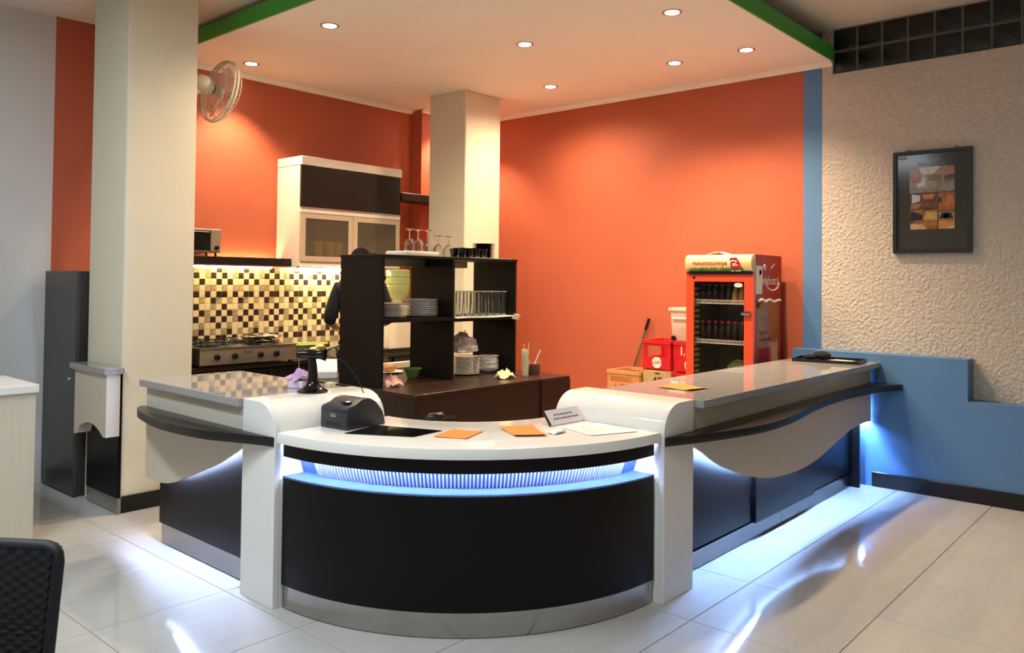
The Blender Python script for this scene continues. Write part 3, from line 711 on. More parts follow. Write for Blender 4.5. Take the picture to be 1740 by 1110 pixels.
ob('bottom_panel', B().box(FX+0.02, 6.379, FY0+0.0255, FY1-0.0255, 0.05, 0.089), FRIN, fr)
ob('foot', B().box(FX+0.06, 6.36, FY0+0.05, FY1-0.05, 0.0, 0.0495), BLACK, fr)
hp = [(FX+0.0195, 1.73)]+[(FX+0.0195-0.065*math.sin(t)**0.7, 1.66+0.07*math.cos(t)) for t in [PI*k/14 for k in range(1, 14)]]+[(FX+0.0195, 1.59)]
hd = ob('header', B().prism(hp, 'y', FY0+0.006, FY1-0.002).bevel(0.006, 2), AMBER, fr, smooth=0.5)
ob('header_base', B().box(FX-0.03, FX+0.0195, FY0+0.01, FY1-0.01, 1.575, 1.589), BLACK, fr)
dr = ob('door', B().box(FX-0.012, FX+0.0035, FY1-0.068, FY1, 0.10, 1.572).box(FX-0.012, FX+0.0035, FY0, FY0+0.078, 0.10, 1.572)
        .box(FX-0.012, FX+0.0035, FY0+0.078, FY1-0.068, 1.514, 1.572).box(FX-0.012, FX+0.0035, FY0+0.078, FY1-0.068, 0.10, 0.28), RED, fr)
ob('door_pane', B().box(FX-0.004, FX, FY0+0.0785, FY1-0.0685, 0.2805, 1.5135), FGLASS, dr)
ob('handle', B().box(FX-0.04, FX-0.0125, FY0+0.02, FY0+0.09, 1.275, 1.283).box(FX-0.04, FX-0.034, FY0+0.02, FY0+0.09, 1.255, 1.283), ALU, dr)
ob('lock', B().lathe([(0, 0), (0.012, 0), (0.011, 0.005), (0, 0.006)], 14).xf(frame((FX-0.0125, 3.20, 1.545), (0, -1, 0), (0, 0, 1))), BLACK, dr)
ob('sticker', B().lathe([(0, 0), (0.036, 0), (0.036, 0.001), (0, 0.001)], 20, (0, 0, 0), 1, 0.5).xf(frame((FX-0.0045, 2.82, 1.488), (0, -1, 0), (0, 0, 1))), TEXTW, dr)
# print on the header
HX = FX-0.047
text('header_lettering', 'minuminumnya', 0.05, TEXTR, frame((HX-0.001, 3.05, 1.662), (0, -1, 0), (0, 0, 1)), hd, shear=0.2, ext=0.0015)
lg = ob('header_logo', B().prism([(2.875, 1.700), (2.822, 1.706), (2.790, 1.668), (2.775, 1.618), (2.862, 1.616)], 'x', HX-0.0012, HX+0.01), TEXTR, hd)
ob('logo_swirl', B().tube([(HX-0.002, 2.868, 1.668), (HX-0.002, 2.845, 1.680), (HX-0.002, 2.815, 1.672), (HX-0.002, 2.825, 1.655), (HX-0.002, 2.850, 1.652), (HX-0.002, 2.838, 1.640), (HX-0.002, 2.805, 1.645)], 0.004, 5), TEXTW, lg)
lb = B()
for k in range(60):
    y = 3.225-0.465*(k+random.random())/60; z = 1.598+0.006*random.random(); h = 0.008+0.02*random.random(); dx = 0.012*(random.random()-0.5)
    lb.prism([(y-0.006, z), (y+0.006, z), (y+dx, z+h)], 'x', HX+0.002-0.001*(k % 3), HX+0.012)
o = ob('leaf_border', lb, LEAF, hd); o['kind'] = 'stuff'
text('small_lettering', 'teh  botol', 0.02, TEXTW, frame((HX+0.0005, 2.82, 1.600), (0, -1, 0), (0, 0, 1)), hd)
# print on the right side
SYP = FY0-0.0008
def side(name, pts, mt): return ob(name, B().prism(pts, 'y', SYP-0.0006, FY0-0.0001), mt, fr)
side('paper_sheet', [(5.932, 1.645), (6.045, 1.640), (6.040, 1.42), (5.930, 1.42)], PAPER)
text('side_lettering', 'ehbotol', 0.098, TEXTW, frame((6.195, SYP-0.001, 1.525), (1, 0, 0), (0, 0, 1)), fr, shear=0.12)
ob('swoosh', B().tube([(6.10+0.0, SYP, 1.53)]+[(6.235-0.12*math.cos(t), SYP, 1.515-0.065*math.sin(t)) for t in [PI*k/12 for k in range(13)]], 0.006, 5), TEXTW, fr)
ob('logo_ring', B().tube([(6.085+0.016*math.cos(2*PI*k/16), SYP, 1.633+0.018*math.sin(2*PI*k/16)) for k in range(16)], 0.006, 5, True), TEXTW, fr)
side('logo_tag', [(6.20, 1.618), (6.27, 1.652), (6.285, 1.672), (6.215, 1.640)], TEXTW)
side('paper_logo', [(5.985, 1.60), (6.022, 1.612), (6.028, 1.578), (5.990, 1.565)], CAPR)
side('amber_area', [(6.06, 1.36), (6.36, 1.345), (6.345, 0.55), (5.945, 0.55), (5.945, 1.29)], mat('brown_amber_print', (176, 110, 58), 0.4, noise=0.15, nscale=9))
ob('wave_line', B().tube(spline([(5.96, SYP, 1.365), (6.03, SYP, 1.378), (6.10, SYP, 1.362), (6.17, SYP, 1.376), (6.26, SYP, 1.358), (6.33, SYP, 1.370), (6.385, SYP, 1.368)], 4), 0.012, 6), TEXTW, fr)
ob('bottle_cap_print', B().tube([(5.965+0.022*math.cos(2*PI*k/20), SYP-0.001, 1.352+0.035*math.sin(2*PI*k/20)) for k in range(20)], 0.007, 5, True), BLACK, fr)
ob('grey_patch', B().prism([(5.948, 1.29), (6.06, 1.30), (6.15, 1.34), (6.165, 1.00), (5.965, 1.00)], 'y', SYP-0.0012, SYP-0.0005), mat('faded_grey_print', (170, 148, 136), 0.5, col2=(128, 108, 104), nscale=24), fr)
text('side_script', 'Apa pun', 0.05, TEXTR, frame((6.06, SYP-0.002, 1.12), (1, 0, 0), (0, 0, 1)), fr, shear=0.3)
text('side_script', 'makanannya', 0.048, TEXTR, frame((6.10, SYP-0.002, 1.065), (1, 0, 0), (0, 0, 1)), fr, shear=0.3)
ob('red_print', B().prism([(5.965, 0.995), (6.20, 1.0), (6.22, 0.82), (5.965, 0.82)], 'y', SYP-0.0025, SYP-0.0015), TEXTR, fr)
# wire shelves and contents
for z in (1.335, 1.015, 0.70):
    s_ = B().box(FX+0.045, FX+0.052, FY0+0.046, FY1-0.0465, z, z+0.008).box(FX+0.045, FX+0.052, FY0+0.046, FY1-0.0465, z+0.028, z+0.034)
    for k in range(34): s_.box(FX+0.046, FX+0.051, FY0+0.05+0.0143*k, FY0+0.055+0.0143*k, z, z+0.034)
    for k in range(14): s_.box(FX+0.05, 6.37, FY0+0.06+0.035*k, FY0+0.064+0.035*k, z, z+0.005)
    ob('wire_shelf', s_, TEXTW, fr)
bprof = [(0, 0), (0.027, 0), (0.029, 0.01), (0.029, 0.09), (0.024, 0.115), (0.012, 0.15), (0.011, 0.172), (0, 0.172)]
bme = mesh_of('tea_bottle', B().lathe(bprof, 14), BOTTLEM, 0.6)
cme = mesh_of('bottle_cap', B().lathe([(0, 0.1725), (0.0145, 0.1725), (0.0145, 0.186), (0, 0.187)], 14), CAPR, 0.6)
ome = mesh_of('tea_bottle', B().lathe(bprof, 14), mat('amber_bottle', (190, 130, 60), 0.15, noise=0.2), 0.6)
BORD = ['leftmost', 'second from left', 'third from left', 'fourth from left', 'fourth from right', 'third from right', 'second from right', 'rightmost']
for row, (zs, scl, shelf) in enumerate(((1.0205, 0.93, 'middle'), (1.3405, 0.82, 'top'))):
    for r in range(2):
        for k in range(8):
            amber = row == 1 and k < 3
            o = bpy.data.objects.new('tea_bottle', ome if amber else bme); COL.objects.link(o)
            o.location = (5.995+0.12*r, 2.775+0.057*k, zs); o.scale = (0.95, 0.95, scl)
            c = bpy.data.objects.new('bottle_cap', cme); COL.objects.link(c); c.parent = o
            tag(o, ('amber' if amber else 'dark')+' tea bottle, %s fridge shelf, %s row, %s' % (shelf, ('front', 'back')[r], BORD[7-k]), 'bottle', '%s bottles, %s row, %s fridge shelf' % (('amber' if amber else 'dark'), ('front', 'back')[r], shelf))
gprof = [(0.022, 0), (0.027, 0.11), (0.025, 0.11), (0.0205, 0.004), (0, 0.004)]
gm = mesh_of('fridge_glass', B().lathe([(0, 0)]+gprof, 14), GLASS, 0.6)
for k in range(5):
    o = bpy.data.objects.new('fridge_glass', gm); COL.objects.link(o); o.location = (6.0+0.03*(k % 2), 2.80+0.068*k, 0.7055)
    tag(o, 'clear glass on the lowest visible fridge shelf, '+('rightmost', 'second from right', 'middle one', 'second from left', 'leftmost')[k], 'glass', 'glasses on the low fridge shelf')
from mathutils import noise as NZ
yb = B().ball((0, 0, 0.055), 0.07, 0.10, 0.055, 22, 14)
for v_ in yb.bm.verts: v_.co += v_.co.normalized()*0.016*NZ.noise(v_.co*28); v_.co.z = max(0.001, v_.co.z)
o = ob('yellow_bag', yb, mat('pale_yellow_bag', (206, 190, 120), 0.6, noise=0.2, nscale=20), smooth=1.0, origin=(0, 0, 0))
o.location = (6.17, 2.95, 0.7065); o.scale = (1, 1, 1.5); tag(o, 'crumpled pale yellow bag on the low fridge shelf', 'bag')

# ================================================================ crates and storage by the orange wall
def crate(name, w, d, h, mt, loc, label, cat='crate', group=None, hole=(0.45, 0.82)):
    """w along y, d along x; front faces -x; origin at front-left-bottom centre"""
    t = thing(name, loc, label, cat, group=group)
    T = 0.014
    hw = w/2
    wl = B()
    wl.box(0, T, -hw, -hw+0.035, 0, h-0.03).box(0, T, hw-0.035, hw, 0, h-0.03)
    wl.box(0, T, -hw+0.035, hw-0.035, 0.012, h*hole[0]).box(0, T, -hw+0.035, hw-0.035, h*hole[1], h-0.03)
    ob('front_wall', wl, mt, t, local=True)
    ob('side_wall', B().box(T, d, -hw, -hw+T, 0.0, h*0.42).box(T, d, -hw, -hw+T, h*0.8, h-0.03).box(T, 0.05, -hw, -hw+T, h*.42, h*.8).box(d-0.04, d, -hw, -hw+T, h*.42, h*.8), mt, t, local=True)
    ob('side_wall', B().box(T, d, hw-T, hw, 0.0, h*0.42).box(T, d, hw-T, hw, h*0.8, h-0.03).box(T, 0.05, hw-T, hw, h*.42, h*.8).box(d-0.04, d, hw-T, hw, h*.42, h*.8), mt, t, local=True)
    ob('back_wall', B().box(d-T, d, -hw+T, hw-T, 0, h-0.03), mt, t, local=True)
    ob('base', B().box(T, d-T, -hw+T, hw-T, 0.0, 0.014), mt, t, local=True)
    ob('rim', B().box(-0.006, T+0.004, -hw-0.006, hw+0.006, h-0.0295, h).box(d-T-0.004, d+0.006, -hw-0.006, hw+0.006, h-0.0295, h)
       .box(T+0.004, d-T-0.004, -hw-0.006, -hw+T, h-0.0295, h).box(T+0.004, d-T-0.004, hw-T, hw+0.006, h-0.0295, h), mt, t, local=True)
    return t
def crate_logo(t, y, z, r, word, size):
    lg = ob('round_emblem', B().lathe([(0, 0), (r, 0), (r, 0.0015), (0, 0.0015)], 28).xf(frame((-0.0002, y, z), (0, -1, 0), (0, 0, 1))), TEXTW, t, local=True)
    text('emblem_lettering', word, size, TEXTR, frame((-0.0022, y, z), (0, -1, 0.18), (0, 0.18, 1)), lg, local=True)
box40 = thing('carton', (6.05, 3.64, 0), 'tall brown carton marked 40 under the red crate', 'carton')
ob('body', B().box(0, 0.34, -0.138, 0.138, 0, 0.742).bevel(0.003, 1), CARD, box40, local=True)
text('marking', '40', 0.11, TEXTK, frame((-0.0006, -0.005, 0.645), (0, -1, 0), (0, 0, 1)), box40, local=True)
ob('slot', B().box(-0.001, 0.0, -0.03, 0.02, 0.712, 0.722), TEXTK, box40, local=True)
ca = crate('bottle_crate', 0.272, 0.34, 0.258, CRATER, (6.05, 3.645, 0.743), 'red bottle crate with round white emblem on top of the marked carton')
crate_logo(ca, -0.005, 0.068, 0.048, 'SOSRO', 0.034)
cb = crate('bottle_crate', 0.212, 0.34, 0.735, CRATER, (6.08, 3.387, 0), 'tall red crate beneath the other crates beside the fridge', hole=(0.86, 0.90))
cc = crate('bottle_crate', 0.212, 0.34, 0.265, CRATER, (6.08, 3.387, 0.736), 'red crate under the clear bin, partly behind the fridge', hole=(0.97, 0.975))
crate_logo(cc, -0.045, 0.07, 0.048, 'SOSRO', 0.034)
text('marking', 'I.C', 0.11, TEXTW, frame((-0.001, -0.02, 0.185), (0, -1, 0), (0, 0, 1)), cc, local=True)
cd = crate('bottle_crate', 0.33, 0.36, 0.715, CRATET, (6.02, 3.965, 0), 'tall tan plastic crate standing left of the marked carton', hole=(0.86, 0.93))
text('marking', 'I.GA', 0.10, mat('faded_red_print', (190, 90, 60), 0.6, noise=0.1), frame((-0.001, 0.0, 0.56), (0, -1, 0), (0, 0, 1)), cd, local=True)
bn = thing('storage_bin', (6.08, 3.44, 1.0015), 'clear plastic storage bin with lid on the red crates', 'bin')
ob('tub', B().lathe([(0.0, 0.0), (0.135, 0.0), (0.155, 0.255), (0.149, 0.255), (0.13, 0.006), (0, 0.006)], 4).xf(Matrix.Rotation(PI/4, 4, 'Z')).bevel(0.01, 2).xf(Matrix.Translation((0.15, 0, 0))), CLEARP, bn, smooth=0.6, local=True)
ob('lid', B().box(0.025, 0.275, -0.125, 0.125, 0.2555, 0.285).bevel(0.008, 2), CLEARP, bn, smooth=0.6, local=True)
ob('handle', B().tube([(0.036, 0.085, 0.215), (0.028, 0.085, 0.195), (0.028, -0.085, 0.195), (0.036, -0.085, 0.215)], 0.006, 8), WHITEP, bn, smooth=0.6, local=True)
ob('wheel', B().lathe([(0, 0), (0.022, 0), (0.022, 0.014), (0, 0.014)], 16).xf(frame((0.042, 0.075, 0.024), (0, -1, 0), (0, 0, 1))), BLACK, bn, local=True)
br = thing('broom', (6.42, 4.36, 0), 'leaning broom with dark grip behind the tan crate', 'broom')
ob('stick', B().tube([(6.42, 4.34, 0.06), (6.46, 4.01, 1.06)], 0.011, 10), mat('worn_steel_tube', (140, 110, 96), 0.45, metal=0.4, noise=0.1), br, smooth=0.8)
ob('grip', B().tube([(6.46, 4.01, 1.06), (6.465, 3.975, 1.165)], 0.0145, 10), BLACK, br, smooth=0.8)
ob('brush', B().box(6.36, 6.44, 4.24, 4.50, 0.0, 0.06).bevel(0.01, 2), BLACK, br)
br = thing('dustpan', (6.45, 3.97, 0), 'dustpan with short dark handle behind the crates', 'dustpan')
ob('stick', B().tube([(6.44, 4.03, 0.06), (6.465, 3.90, 0.82)], 0.010, 10), mat('dark_steel_tube', (96, 74, 64), 0.5, metal=0.3, noise=0.1), br, smooth=0.8)
ob('scoop', B().box(6.40, 6.47, 3.92, 4.14, 0.0, 0.06), BLACK, br)

# ================================================================ island with the tableware rack
ia = thing('island_cabinet', (4.0, 4.2, 0), 'dark brown island cabinet under the tableware rack', 'cabinet')
ob('body', B().box(3.38, 4.60, 3.77, 4.60, 0.0, 0.752), ISLANDM, ia)
ob('top', B().box(3.375, 4.605, 3.755, 4.605, 0.7525, 0.78).bevel(0.002, 1), ISLANDM, ia)
ob('front_panel', B().box(3.375, 4.605, 3.755, 3.7695, 0.04, 0.752), ISLANDM, ia)
ib = thing('island_cabinet', (4.78, 4.2, 0), 'narrow dark brown cabinet at the end of the island near the tea glass', 'cabinet')
ob('body', B().box(4.612, 4.945, 3.755, 4.59, 0.0, 0.752), ISLANDM, ib)
ob('top', B().box(4.610, 4.95, 3.745, 4.595, 0.7525, 0.779).bevel(0.002, 1), ISLANDM, ib)
ob('front_panel', B().box(4.610, 4.95, 3.740, 3.7545, 0.04, 0.752), ISLANDM, ib)
ic = thing('island_cabinet', (3.95, 4.85, 0), 'dark brown rear island cabinet behind the rack, with paper box on it', 'cabinet')
ob('body', B().box(3.37, 4.60, 4.615, 5.06, 0.0, 0.752), ISLANDM, ic)
ob('top', B().box(3.365, 4.605, 4.61, 5.07, 0.7525, 0.78).bevel(0.002, 1), ISLANDM, ic)

rk = thing('tableware_rack', (4.09, 4.36, 0.781), 'open black rack of glasses and plates standing on the island', 'shelf')
RY0, RY1 = 4.14, 4.59
ob('side_panel', B().box(3.417, 3.437, RY0, RY1, 0.781, 1.649), SHELFM, rk)
ob('divider', B().box(4.068, 4.088, RY0, RY1, 0.781, 1.649), SHELFM, rk)
ob('side_panel', B().box(4.748, 4.768, RY0, RY1, 0.781, 1.649), SHELFM, rk)
ob('top_board', B().box(3.412, 4.775, RY0-0.004, RY1+0.002, 1.6495, 1.669).bevel(0.002, 1), SHELFM, rk)
ob('shelf_board', B().box(3.4375, 4.0675, RY0+0.002, RY1-0.002, 1.212, 1.234), SHELFM, rk)
ob('shelf_board', B().box(4.0885, 4.7475, RY0+0.002, RY1-0.002, 1.200, 1.222), SHELFM, rk)
for a, c_ in ((3.45, 4.055), (4.10, 4.50)):
    rl = B().box(a, c_, 4.42, 4.425, 1.60, 1.648).box(a, c_, 4.53, 4.535, 1.60, 1.648).box(a, c_, 4.425, 4.53, 1.596, 1.6)
    ob('hanging_tray', rl, STEELD, rk)

# plates and cups (built once, copied)
plate_m = mesh_of('plate', B().lathe([(0, 0), (0.07, 0), (0.075, 0.004), (0.12, 0.0105), (0.124, 0.0125), (0.119, 0.0135), (0.07, 0.006), (0, 0.006)], 28), CHINA, 0.6)
sauc_m = mesh_of('saucer', B().lathe([(0, 0), (0.05, 0), (0.055, 0.003), (0.093, 0.009), (0.096, 0.0105), (0.092, 0.0112), (0.05, 0.005), (0, 0.005)], 26), BLACKG, 0.6)
bowl_m = mesh_of('bowl', B().lathe([(0, 0), (0.045, 0), (0.055, 0.005), (0.082, 0.026), (0.085, 0.030), (0.081, 0.030), (0.05, 0.009), (0, 0.008)], 26), CHINA, 0.6)
ORD = ['first', 'second', 'third', 'fourth', 'fifth', 'sixth', 'seventh', 'eighth', 'ninth', 'tenth', 'eleventh', 'twelfth']
def stack(name, me, n, x, y, z, dz, sc, label, cat, group, jit=0.003):
    for k in range(n):
        o = bpy.data.objects.new(name, me); COL.objects.link(o)
        o.location = (x+jit*(random.random()-0.5)*2, y+jit*(random.random()-0.5)*2, z+dz*k); o.scale = (sc, sc, 1); o.rotation_euler = (0, 0, random.random()*6)
        l = label+', '+('topmost' if k == n-1 else 'lowest' if k == 0 else ORD[k]+' from the bottom')
        tag(o, l, cat, group)
stack('plate', plate_m, 8, 3.645, 4.34, 1.2345, 0.0128, 0.98, 'white plate, left stack on rack shelf', 'plate', 'left plate stack on the rack')
stack('plate', plate_m, 10, 3.925, 4.32, 1.2345, 0.0128, 1.0, 'white plate, taller stack beside rack divider', 'plate', 'right plate stack on the rack')
stack('plate', plate_m, 11, 4.42, 4.36, 0.7805, 0.0128, 0.95, 'white plate, island stack under the plastic bag', 'plate', 'plate stack under the bag')
stack('bowl', bowl_m, 9, 4.645, 4.32, 0.7805, 0.0128, 0.98, 'shallow white bowl, stack by rack end panel', 'bowl', 'shallow bowl stack')
stack('saucer', sauc_m, 11, 4.64, 4.38, 1.6695, 0.0112, 0.98, 'black saucer, stack on top of rack', 'saucer', 'black saucer stack', 0.0012)
cupk = B().lathe([(0, 0), (0.026, 0), (0.034, 0.062), (0.031, 0.062), (0.023, 0.005), (0, 0.005)], 18)
ck = mesh_of('black_cup', cupk, BLACKG, 0.6)
hk = mesh_of('handle', B().tube([(0.031, 0, 0.052), (0.047, 0, 0.046), (0.047, 0, 0.022), (0.029, 0, 0.014)], 0.004, 6), BLACKG, 0.6)
for r in range(2):
    for k in range(4):
        o = bpy.data.objects.new('black_cup', ck); COL.objects.link(o); o.location = (4.26+0.076*k, 4.24+0.085*r, 1.6695); o.rotation_euler = (0, 0, 0.9); o.scale = (1, 1, 1.2)
        h = bpy.data.objects.new('handle', hk); COL.objects.link(h); h.parent = o
        tag(o, 'black cup on the rack, %s row, %s' % (('front', 'back')[r], ('nearest the wine glasses', 'second from the wine glasses', 'third from the wine glasses', 'nearest the saucers')[k]), 'cup', 'black cups on top of the rack')
o = ob('serving_tray', B().box(-0.16, 0.16, -0.11, 0.11, 0, 0.034).bevel(0.008, 2), mat('white_cloth_tray', (238, 230, 216), 0.6, noise=0.08, nscale=24), smooth=0.6, origin=(0, 0, 0))
o.location = (3.875, 4.36, 1.6695); tag(o, 'white cloth-covered tray under the inverted wine glasses', 'tray')
wgp = [(0.031, 0.0), (0.036, 0.03), (0.034, 0.055), (0.02, 0.08), (0.0045, 0.092), (0.004, 0.140), (0.03, 0.148), (0.032, 0.151), (0, 0.152)]
wgm = mesh_of('wine_glass', B().lathe([(0, 0.089), (0.018, 0.078), (0.032, 0.055), (0.034, 0.03), (0.029, 0.0)]+wgp, 20), GLASS, 0.8)
for x, y, z, lab in ((3.80, 4.31, 1.7040, 'inverted wine glass at the cabinet end of the row'), (3.90, 4.33, 1.7040, 'second inverted wine glass on the white tray'),
                     (3.975, 4.31, 1.7040, 'third inverted wine glass on the white tray'), (4.09, 4.32, 1.6695, 'inverted wine glass just off the white tray'),
                     (4.175, 4.30, 1.6695, 'inverted wine glass nearest the black cups')):
    o = bpy.data.objects.new('wine_glass', wgm); COL.objects.link(o); o.location = (x, y, z); o.scale = (1.1, 1.1, 1.05)
    tag(o, lab, 'wine glass', 'inverted wine glasses on the rack')
o = ob('paper_sheet', B().box(-0.21, 0.21, -0.045, 0.045, 0, 0.002), PAPER, origin=(0, 0, 0)); o.location = (4.50, 4.185, 1.6695)
tag(o, 'narrow white paper sheet at the front of the rack top', 'paper')
o = ob('newspaper', B().sheet(lambda u, v: (4.10+0.64*u, 4.12+0.44*v, 1.230+0.002*math.sin(8*u)*(1-v)), 12, 3, 0.005), PAPER, smooth=0.6, origin=(4.42, 4.3, 1.223)); 
tag(o, 'white paper lining under the drinking glasses', 'paper')
o = ob('price_card', B().box(-0.035, 0.035, -0.002, 0.002, -0.022, 0.022), PAPER, origin=(0, 0, 0)); o.location = (4.735, 4.112, 1.222); o.rotation_euler = (0.5, 0.15, 0)
tag(o, 'small white card at the corner of the glass shelf', 'card')
TUMG = mat('drinking_glass', (222, 212, 188), 0.05, alpha=0.085, spec=0.8, noise=0.02)
THING = mat('thin_glass', (236, 234, 224), 0.04, alpha=0.10, spec=0.8, noise=0.01)
TRIM = mat('glass_rim', (226, 214, 186), 0.08, alpha=0.6, spec=0.8, noise=0.02)
trim_m = mesh_of('rim', B().ring((0, 0), 0.0312, 0.0345, 0.1802, 0.1862, 0, 2*PI, 18), TRIM, 0.6)
tfoot_m = mesh_of('foot', B().lathe([(0, 0.0002), (0.0268, 0.0002), (0.0272, 0.013), (0, 0.013)], 18), TRIM, 0.6)
tum = mesh_of('tumbler', B().lathe([(0, 0.0), (0.027, 0.0), (0.034, 0.185), (0.0315, 0.185), (0.0245, 0.012), (0, 0.012)], 18), GLASS, 0.6)
for r in range(2):
    for k in range(8):
        o = bpy.data.objects.new('tumbler', tum); COL.objects.link(o); o.scale = (0.9, 0.9, 1.0); o.location = (4.135+0.079*k, 4.21+0.12*r, 1.2345); rm = bpy.data.objects.new('rim', trim_m); COL.objects.link(rm); rm.parent = o; rb_ = bpy.data.objects.new('foot', tfoot_m); COL.objects.link(rb_); rb_.parent = o
        tag(o, 'tall clear tumbler in the %s row, %s' % (('front', 'back')[r], ('against the rack divider', 'second from the divider', 'third from the divider', 'fourth from the divider', 'fourth from the end panel', 'third from the end panel', 'second from the end panel', 'against the end panel')[k]), 'glass', 'tall tumblers on the rack')
# plastic bag on the plates
def bagf(u, v):
    from mathutils import noise as N
    a = 2*PI*u; q = Vector((2.2*math.cos(a), 2.2*math.sin(a), 3.5*v))
    r = (0.105*(1-v)**0.6+0.010)*(1+0.9*N.noise(q*1.6))*(0.35+0.65*min(1, v*8))
    return (r*math.cos(a)+0.03*N.noise(q*0.7+Vector((4, 4, 4)))*v, r*math.sin(a)+0.03*N.noise(q*0.7)*v, 0.155*v+0.008+0.03*v*N.noise(q*1.5))
o = ob('plastic_bag', B().sheet(bagf, 36, 10), mat('milky_plastic_bag', (250, 244, 236), 0.3, alpha=0.75, col2=(244, 214, 208), nscale=14), smooth=0.9, origin=(0, 0, 0))
o.location = (4.40, 4.36, 0.936); tag(o, 'crumpled milky plastic bag on the island plates', 'bag')
# cloths
def cloth(name, loc, sx, sy, h, mt, label, seed):
    rnd = random.Random(seed); ph = [rnd.random()*6 for _ in range(6)]
    from mathutils import noise as N
    def f(u, v):
        x, y = (u-0.5)*2, (v-0.5)*2
        q = Vector((1.6*x+ph[0], 1.6*y+ph[1], ph[2]))
        r = math.sqrt(x*x+y*y)
        e = max(0, 1-(r/1.35)**2)
        n1 = N.noise(q); n2 = abs(N.noise(q*2.2+Vector((5, 3, 1))))
        z = h*e*(0.55+0.5*n1+0.6*n2)
        kx = 0.28*N.noise(q+Vector((9, 0, 0))); ky = 0.28*N.noise(q+Vector((0, 9, 4)))
        return (sx*(x*0.85+kx), sy*(y*0.85+ky), max(0.003, z)+0.003)
    o = ob(name, B().sheet(f, 20, 20, 0.003), mt, smooth=1.0, origin=(0, 0, 0)); o.location = loc
    return tag(o, label, 'cloth')
cloth('dish_cloth', (4.45, 3.97, 0.7805), 0.085, 0.06, 0.075, YELC, 'crumpled pale yellow cloth at the front of the island', 3)
cloth('dish_cloth', (3.555, 4.19, 0.7805), 0.085, 0.05, 0.085, PINK, 'crumpled pink cloth at the foot of the rack', 5)
# straws in a glass
sg = thing('straw_glass', (4.655, 3.945, 0.7795), 'slim clear glass holding pale drinking straws', 'glass')
ob('glass', B().lathe([(0, 0), (0.026, 0), (0.036, 0.13), (0.034, 0.13), (0.0235, 0.006), (0, 0.006)], 20), THING, sg, smooth=0.6, local=True)
stm = mesh_of('drinking_straw', B().tube([(0, 0, 0), (0, 0, 0.19)], 0.0032, 6), STRAWM, 0.9)
for k in range(26):
    a = k*2.399; rr_ = 0.0035*math.sqrt(k)
    o = bpy.data.objects.new('drinking_straw', stm); COL.objects.link(o)
    o.location = (4.655+rr_*math.cos(a), 3.945+rr_*math.sin(a), 0.786+0.004*(k % 4))
    o.rotation_euler = (-0.055*math.sin(a)*rr_/0.018, 0.055*math.cos(a)*rr_/0.018, 0)
    if k in (23, 25): o.scale = (1, 1, 1.25)
    tag(o, 'pale drinking straw in the slim glass on the island', 'straw', 'drinking straws in the slim glass')
dg = thing('tea_glass', (4.80, 3.98, 0.7795), 'round glass of dark iced tea with a white straw', 'glass')
ob('glass', B().lathe([(0, 0), (0.045, 0), (0.053, 0.015), (0.053, 0.098), (0.051, 0.098), (0.051, 0.016), (0.044, 0.004), (0, 0.004)], 24), mat('thin_clear_glass', (240, 236, 230), 0.03, alpha=0.04, noise=0.01), dg, smooth=0.6, local=True)
ob('tea', B().lathe([(0, 0.005), (0.044, 0.005), (0.0505, 0.017), (0.0505, 0.083), (0, 0.083)], 24), DRINK, dg, smooth=0.6, local=True)
ob('straw', B().tube([(-0.02, 0.01, 0.02), (0.04, -0.03, 0.19)], 0.004, 8), PAPER, dg, smooth=0.9, local=True)
# lower left bay
o = ob('green_bowl', B().lathe([(0, 0), (0.035, 0), (0.04, 0.006), (0.068, 0.072), (0.064, 0.072), (0.034, 0.01), (0, 0.009)], 24), GREENB, smooth=0.6, origin=(0, 0, 0)); o.location = (3.965, 4.44, 0.7805)
tag(o, 'green plastic bowl in the lower left bay of the rack', 'bowl')
pp = thing('pastry_plate', (4.06, 4.82, 0.7805), 'white plate with a golden pastry behind the green bowl', 'plate')
ob('plate', B().lathe([(0, 0), (0.07, 0), (0.11, 0.012), (0.107, 0.014), (0.07, 0.005), (0, 0.005)], 26), CHINA, pp, smooth=0.6, local=True)
ob('pastry', B().ball((0, 0, 0.035), 0.07, 0.045, 0.03, 20, 10), BREAD, pp, smooth=0.9, local=True)
o = ob('tumbler', B().lathe([(0, 0.0), (0.028, 0.0), (0.035, 0.14), (0.0325, 0.14), (0.0255, 0.01), (0, 0.01)], 18), TUMG, smooth=0.6, origin=(0, 0, 0)); o.location = (3.90, 4.70, 0.7805)
tag(o, 'clear tumbler standing beside the pastry plate', 'glass')
o = ob('chopping_board', B().box(-0.2, 0.2, -0.02, 0.02, 0, 0.05).bevel(0.004, 1), CREAM, origin=(0, 0, 0)); o.location = (4.34, 5.02, 0.7805)
tag(o, 'cream board standing at the rear edge of the island', 'board')
pb = thing('paper_box', (3.51, 4.89, 0.7805), 'white folded takeaway box on the rear island cabinet', 'box', rotz=-0.6)
ob('base', B().box(-0.09, 0.09, -0.06, 0.06, 0, 0.045).bevel(0.003, 1), PAPER, pb, local=True)
ob('lid', B().prism([(-0.06, 0.046), (0.06, 0.046), (0.075, 0.12), (0.06, 0.13), (-0.05, 0.06)], 'x', -0.10, 0.09), PAPER, pb, local=True)

